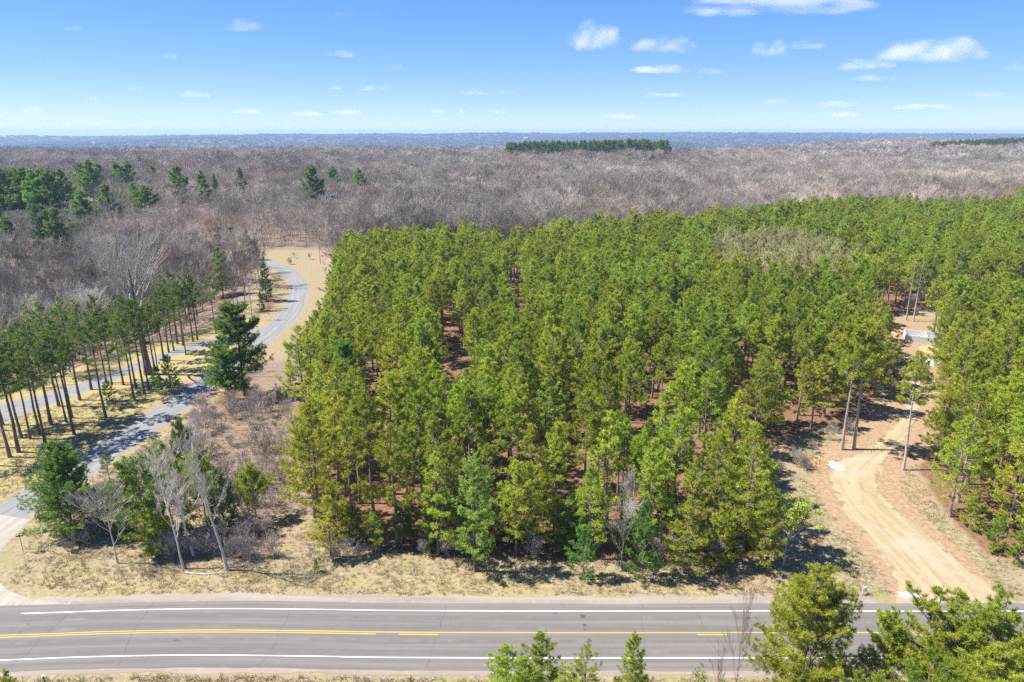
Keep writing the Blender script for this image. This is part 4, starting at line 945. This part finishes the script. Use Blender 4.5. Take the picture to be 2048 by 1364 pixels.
# ------------------------------------------------------------------ small built things
def utility_pole(base, h, label, arm=True):
    X, Y = un(*base); e = empty('utility_pole', (X, Y, ground_at(X, Y)), .25); tag(e, label, 'pole', 'utility poles by the side road')
    MB().bar((0, 0, -.5), (0, 0, h), .17, .11).build('pole', M['wood_pole'], e)
    MB().box(-1.1, 1.1, -.17, -.05, h-.75, h-.62).build('crossarm', M['wood_pole'], e)
    for q in (-.95, -.35, .35, .95): MB().bar((q, -.11, h-.62), (q, -.11, h-.40), .05, .035, 6).build('insulator', M['sign_white'], e)
    t = MB().bar((.32, .12, h-2.2), (.32, .12, h-1.2), .24, .24, 12); t.build('transformer', M['sign_white'], e)
utility_pole((505, 640), 12.1, 'weathered utility pole left of the side road below the bend')
utility_pole((641, 528), 11.0, 'distant utility pole right of the road bend at the plantation corner')

X, Y = un(47, 1104); e = empty('street_sign', (X, Y, 0), .35); tag(e, 'green street-name sign on a thin post at the road corner', 'sign')
MB().bar((0, 0, -.3), (0, 0, 2.55), .035, .035).build('post', M['rust_post'], e)
MB().box(-.45, .45, -.012, .012, 2.32, 2.54).build('sign_blade', M['sign_green'], e)
MB().box(-.012, .012, -.45, .45, 2.56, 2.78).build('sign_blade', M['sign_green'], e)
X, Y = un(1728, 1189); e = empty('yard_sign', (X, Y, 0), .5); tag(e, 'small white board sign in the grass left of the sand track mouth', 'sign')
MB().box(-.42, .42, -.02, .02, .35, 1.05).build('board', M['sign_white'], e)
for q in (-.34, .34): MB().bar((q, 0, -.2), (q, 0, .4), .02, .02, 6).build('stake', M['metal_grey'], e)
X, Y = un(1491, 1197); e = empty('marker_post', (X, Y, 0), .2); tag(e, 'thin road marker post with a white plate beside the highway', 'marker post')
MB().bar((0, 0, -.2), (0, 0, 1.25), .025, .025, 6).build('post', M['metal_grey'], e)
MB().box(-.13, .13, -.04, -.027, .85, 1.22).build('plate', M['sign_white'], e)
Yp = 54.6; zt = height_at(Yp, 1352); Xp = x_at(86, Yp, zt); e = empty('wooden_post', (Xp, Yp, 0), .3); tag(e, 'short dark wooden post with a white cap at the bottom left', 'post')
MB().bar((0.15, 0, -.2), (0, 0, max(zt, .8)), .09, .08).build('post', M['rust_post'], e); MB().box(-.11, .11, -.11, .11, max(zt, .8)+.002, max(zt, .8)+.07).build('cap', M['sign_white'], e)

# building site in the clearing
HX, HY = un(1838, 690); fo = empty('house_foundation', (HX+3.5, HY+4, 0), -.42, .78); tag(fo, 'pale concrete foundation walls of a new house in the clearing', 'foundation')
for a in [(-6, 6, -4, -3.75, 0, 2.3), (-6, 6, 3.75, 4, 0, 2.3), (-6, -5.75, -3.74, 3.74, 0, 2.297), (5.75, 6, -3.74, 3.74, 0, 2.297), (.5, .72, -3.74, 3.74, 0, 2.2)]: MB().box(*a).build('wall', M['concrete'], fo)
MB().box(-5.74, .49, -3.74, 3.74, -.2, .12).build('floor_slab', M['concrete_grey'], fo); MB().box(.73, 5.74, -3.74, 3.74, -.2, .12).build('floor_slab', M['concrete_grey'], fo)
px_, py_ = un(1866, 726); pd = empty('concrete_pad', (px_, py_, 0), -.3); tag(pd, 'light grey concrete pad in front of the foundation', 'concrete pad'); 
MB().box(-3.4, 3.4, -3.0, 3.0, -.1, .13).build('slab', M['concrete'], pd)
def heap(name, x, y, w, d, h, mat, label, seed, cat):
    r = np.random.default_rng(seed); n, k = 22, 8; V = [(0, 0, h)]; F = []
    for j in range(1, k+1):
        f = j/k
        for i in range(n):
            a = 2*math.pi*i/n; q = f*(1+.16*math.sin(3*a+seed)+.1*r.normal()); V.append((math.cos(a)*w*q, math.sin(a)*d*q, max(-.1, h*(1-f)**1.05*(1+.12*r.normal())-.1*(j == k))))
    F = [(0, 1+i, 1+(i+1) % n) for i in range(n)]
    for j in range(k-1): F += [(1+j*n+i, 1+(j+1)*n+i, 1+(j+1)*n+(i+1) % n, 1+j*n+(i+1) % n) for i in range(n)]
    me = bpy.data.meshes.new(name); me.from_pydata(V, [], F); me.materials.append(mat); me.update()
    for p in me.polygons: p.use_smooth = True
    return tag(obj(name, me, None, (x, y, ground_at(x, y))), label, cat)
heap('sand_heap', *un(1800, 715), 4.2, 7.5, 1.5, M['sandroad'], 'long pale sand heap at the mouth of the clearing', 1, 'sand heap')
heap('earth_heap', *un(1868, 700), 4.5, 2.6, 1.3, M['earth'], 'brown earth heap between foundation and concrete pad', 2, 'earth heap')
heap('earth_heap', *un(1790, 662), 5.5, 4.0, 1.1, M['earth'], 'brown earth heap at the left back of the clearing', 3, 'earth heap')
# small tractor half hidden in the shade
TX, TY = un(1792, 756); tr_ = empty('small_tractor', (TX, TY, .02), .6); tag(tr_, 'small blue and orange tractor in the shade beside the sand track', 'tractor')
MB().box(-.3, .3, -1.3, .1, .55, 1.05).box(-.27, .27, -1.25, .0, 1.05, 1.15).build('hood', M['orange_paint'], tr_)
MB().box(-.45, .45, .1, 1.0, .5, .78).box(-.28, .28, .75, .95, .78, 1.3).build('seat_deck', M['blue_paint'], tr_)
MB().bar((-.5, 1.0, .78), (-.5, 1.0, 2.0), .04).bar((.5, 1.0, .78), (.5, 1.0, 2.0), .04).bar((-.5, 1.0, 2.0), (.5, 1.0, 2.0), .04).build('roll_bar', M['dark'], tr_)
for sx in (-1, 1):
    w_ = MB().bar((sx*.5, .6, .55), (sx*.82, .6, .55), .55, .55, 18).build('wheel', M['dark'], tr_); MB().bar((sx*.83, .6, .55), (sx*.85, .6, .55), .28, .28, 12).build('rim', M['sign_white'], w_)
    w_ = MB().bar((sx*.42, -1.0, .33), (sx*.64, -1.0, .33), .33, .33, 16).build('wheel', M['dark'], tr_); MB().bar((sx*.65, -1.0, .33), (sx*.67, -1.0, .33), .17, .17, 12).build('rim', M['sign_white'], w_)
# brush pile by the track
BX, BY = un(1622, 924); r = np.random.default_rng(9); g = Geo(); n = 150
p0 = np.c_[r.normal(0, 1.7, n), r.normal(0, 1.0, n), np.abs(r.normal(0, .35, n))]; a = r.uniform(0, 6.28, n)
g.add(*spikes(p0, p0+np.c_[np.cos(a), np.sin(a), r.normal(0, .22, n)]*r.uniform(.8, 2.6, n)[:, None], .04))
tag(obj('brush_pile', g.mesh('brush_pile', [plain('cut_branches', (.46, .30, .16), .9, .1, 0, .25)]), None, (BX, BY, 0)), 'pile of cut tan branches left of the sand track', 'brush pile')
# fallen birch stem in the verge grass
fx, fy = un(418, 1150); g = Geo(); g.add(*tubes(np.array([[(-3.2, .4, .1), (-.5, 0, .12), (2.2, .5, .15)]]), np.array([[.09, .07, .02]]), 6)); g.add(*spikes(np.array([[0, .1, .12], [-.5, 0, .12], [1, .2, .13]]), np.array([[.3, -1.3, .2], [-1.2, .9, .3], [1.8, 1.1, .3]]), .03))
tag(obj('fallen_branch', g.mesh('fallen_branch', [M['bark_pale']]), None, (fx, fy, 0)), 'pale fallen branch lying in the verge in front of the birches', 'branch')

# far houses and a mast on the horizon
def house(px, py, w, label):
    for Y in np.arange(2500, 8800, 25.0):
        X = (px-1024)/FPX*(Y*.956+15); 
        if hgt(X, Y)+9 >= height_at(Y, py): break
    z = ground_at(X, Y)+5; e = empty('far_house', (X, Y, z), random.uniform(-.5, .5)); tag(e, label, 'house', 'houses across the valley')
    d, h = w*.6, 6
    MB().box(-w/2, w/2, -d/2, d/2, 0, h).build('wall', M['house_white'], e)
    MB().add([(-w/2-.5, -d/2-.5, h+.02), (w/2+.5, -d/2-.5, h+.02), (w/2+.5, d/2+.5, h+.02), (-w/2-.5, d/2+.5, h+.02), (-w/2-.5, 0, h+4.5), (w/2+.5, 0, h+4.5)], [(0, 1, 5, 4), (2, 3, 4, 5), (0, 4, 3), (1, 2, 5), (0, 3, 2, 1)]).build('roof', M['house_roof'], e)
for px, py, w, lab in [(1842, 275, 26, 'largest white house high on the slope across the valley at the right'), (1952, 281, 20, 'white house across the valley below the right-hand ridge'), (1455, 291, 20, 'white house low in the valley right of the conifer stand'), (1052, 276, 40, 'long pale building on the far ridge in the middle'), (186, 287, 22, 'white house across the valley at the left'), (28, 298, 20, 'white house far left, nearest across the valley')]: house(px, py, w, lab)
Y = 8000.; X = (1180-1024)/FPX*(Y*.956+15); e = empty('radio_mast', (X, Y, ground_at(X, Y))); tag(e, 'pale thin mast rising on the far ridge near the middle', 'mast')
mh = height_at(Y, 265)-ground_at(X, Y); MB().bar((0, 0, 0), (0, 0, mh), 2.6, 1.6, 8).build('shaft', M['sign_white'], e)
MB().bar((0, 0, mh), (0, 0, mh+3), 2.4, 2.4, 10).build('head', M['sign_white'], e)

# ------------------------------------------------------------------ clouds
def cloud_mat(name, dens, thr):
    t = NT(name); oc = t.n('ShaderNodeTexCoord').outputs['Object']; oi = t.n('ShaderNodeObjectInfo')
    off = t.n('ShaderNodeVectorMath', operation='SCALE', i_0=(37.0, 19.0, 53.0)); t.link(oi.outputs['Random'], off.inputs['Scale'])
    v = t.n('ShaderNodeVectorMath', operation='ADD', i_0=t.n('ShaderNodeMapping', i_Vector=oc, i_Scale=(1.0, 1.0, .55)).outputs[0], i_1=off.outputs[0]).outputs[0]
    ln = t.n('ShaderNodeVectorMath', operation='LENGTH', i_0=oc).outputs['Value']
    nz = t.noise(v, 1.9, 6, .6)
    z = t.n('ShaderNodeSeparateXYZ', i_0=oc).outputs[2]
    d = t.math('SUBTRACT', t.math('ADD', t.math('MULTIPLY', t.math('SUBTRACT', .62, ln), 1.1), t.math('MULTIPLY', t.math('SUBTRACT', nz, .5), 5.6)), t.ramp(z, -.12, -.55, 0.0, 1.2))
    d = t.math('SUBTRACT', d, t.ramp(ln, .70, 1.0, 0.0, 1.6))
    vol = t.n('ShaderNodeVolumePrincipled', i_Color=(.955, .955, .965, 1), i_Density=t.math('MULTIPLY', t.ramp(d, thr, thr+1.5), dens), i_Anisotropy=0.0)
    t.link(vol.outputs[0], t.out.inputs['Volume']); return t.m
CM = [cloud_mat('cumulus', .0024, -.2), cloud_mat('thin_cumulus', .0028, -.2), cloud_mat('cloud_wisp', .0012, -.2)]
ico = MB()
def sphere_mesh():
    me = bpy.data.meshes.new('cloud'); V, F = [], []; nu, nv = 20, 10
    for j in range(nv+1):
        for i in range(nu): V.append((math.cos(2*math.pi*i/nu)*math.sin(math.pi*j/nv), math.sin(2*math.pi*i/nu)*math.sin(math.pi*j/nv), math.cos(math.pi*j/nv)))
    for j in range(nv): F += [((j+1)*nu+i, (j+1)*nu+(i+1) % nu, j*nu+(i+1) % nu, j*nu+i) for i in range(nu)]
    me.from_pydata(V, [], F); me.validate(); return me
cl = [(1188, 82, 100, 70, 0, 'bright puffy cloud with a ragged crown right of the sky middle'), (1326, 95, 112, 42, 0, 'oval white cloud right of the ragged one'), (1560, 10, 350, 50, 0, 'large pale cloud cut off by the top picture edge'),
      (1545, 102, 80, 42, 0, 'small domed cloud with a faint tail at the right'), (1615, 94, 75, 22, 1, 'faint wisp right of the small domed cloud'), (1862, 108, 190, 62, 0, 'largest white humped cloud at the upper right'), (1730, 132, 110, 28, 1, 'flat grey-white cloud trailing left of the humped cloud'),
      (1317, 141, 110, 20, 1, 'flat faint cloud under the oval cloud'), (485, 56, 72, 32, 1, 'hook-shaped white wisp high at the left'), (343, 114, 30, 18, 1, 'tiny slanting cloud left of the hooked wisp'), (147, 58, 34, 14, 1, 'faint small cloud high at the far left'),
      (685, 111, 62, 18, 1, 'small flat cloud below the sky middle left'), (686, 32, 50, 12, 2, 'very faint streak at the top left of middle'), (388, 191, 60, 16, 0, 'bright lens-shaped cloud low at the left'), (267, 177, 40, 12, 1, 'slim slanting cloud low at the left'),
      (186, 198, 30, 9, 1, 'tiny flat cloud low at the far left'), (67, 224, 42, 16, 0, 'bright small cloud near the horizon at the far left'), (497, 225, 54, 14, 0, 'bright cloud near the horizon under the lens-shaped one'), (614, 228, 56, 14, 0, 'bright flat cloud near the horizon left of middle'),
      (692, 226, 60, 13, 1, 'flat cloud near the horizon just left of middle'), (672, 177, 32, 11, 1, 'small oval cloud left of a pair at mid height'), (735, 178, 32, 14, 1, 'left cloud of a small pair at mid height'), (767, 177, 30, 13, 1, 'right cloud of a small pair at mid height'), (794, 135, 26, 13, 1, 'tiny white dot cloud left of middle'),
      (948, 186, 52, 13, 0, 'bright flat cloud near the middle of the sky'), (1008, 186, 40, 12, 2, 'faint wisp right of the flat middle cloud'), (877, 225, 34, 13, 1, 'small cloud low left of middle near the horizon'), (924, 225, 26, 12, 1, 'small cloud low in the middle near the horizon'), (995, 225, 30, 9, 1, 'thin cloud low right of middle near the horizon'),
      (1240, 234, 60, 14, 1, 'pair-like low cloud near the horizon right of middle'), (1330, 192, 90, 14, 2, 'thin grey streak below the flat faint cloud'), (1670, 210, 100, 16, 2, 'grey-violet streak low at the right'), (1685, 230, 60, 14, 1, 'pinkish low cloud at the right'), (1840, 216, 110, 14, 2, 'long grey streak low under the humped cloud'),
      (1975, 190, 70, 12, 2, 'upper grey streak at the right edge'), (2035, 137, 50, 22, 2, 'grey cloud scrap at the right picture edge'), (1740, 158, 90, 16, 2, 'grey scrap under the flat grey-white cloud'), (1420, 145, 60, 14, 2, 'faint scrap left of the flat grey-white cloud'), (1550, 205, 60, 11, 2, 'thin streak low right of middle')]
cs = sphere_mesh(); cms = {}
for px, py, w, h, kd, lab in cl:
    el = math.atan((682-py)/FPX)-PITCH; Y = min(1300/math.tan(el), 42000.)
    z = CAM_H+math.tan(el)*Y; dep = Y*math.cos(PITCH)-(z-CAM_H)*math.sin(PITCH)
    if kd not in cms: cms[kd] = cs.copy(); cms[kd].materials.append(CM[kd])
    k_ = 1.5
    rx, rz = w/2/FPX*dep*k_, h/2/FPX*dep*k_
    o = obj('cloud', cms[kd], None, ((px-1024)/FPX*dep, Y, z)); o.scale = (rx, max(rz, rx*.55), rz)
    tag(o, lab, 'cloud', 'clouds in the blue sky')

# ------------------------------------------------------------------ haze: even pale air round the whole landscape
t = NT('haze'); pv = t.n('ShaderNodeVolumePrincipled', i_Color=(.46, .66, 1.0, 1), i_Density=.00009, i_Anisotropy=.1)
t.link(pv.outputs[0], t.out.inputs['Volume'])
b = MB().box(-16500, 16500, -700, 16800, -200, 75).build('haze', t.m); tag(b, 'thin blue haze over the whole landscape', None, None, 'stuff')
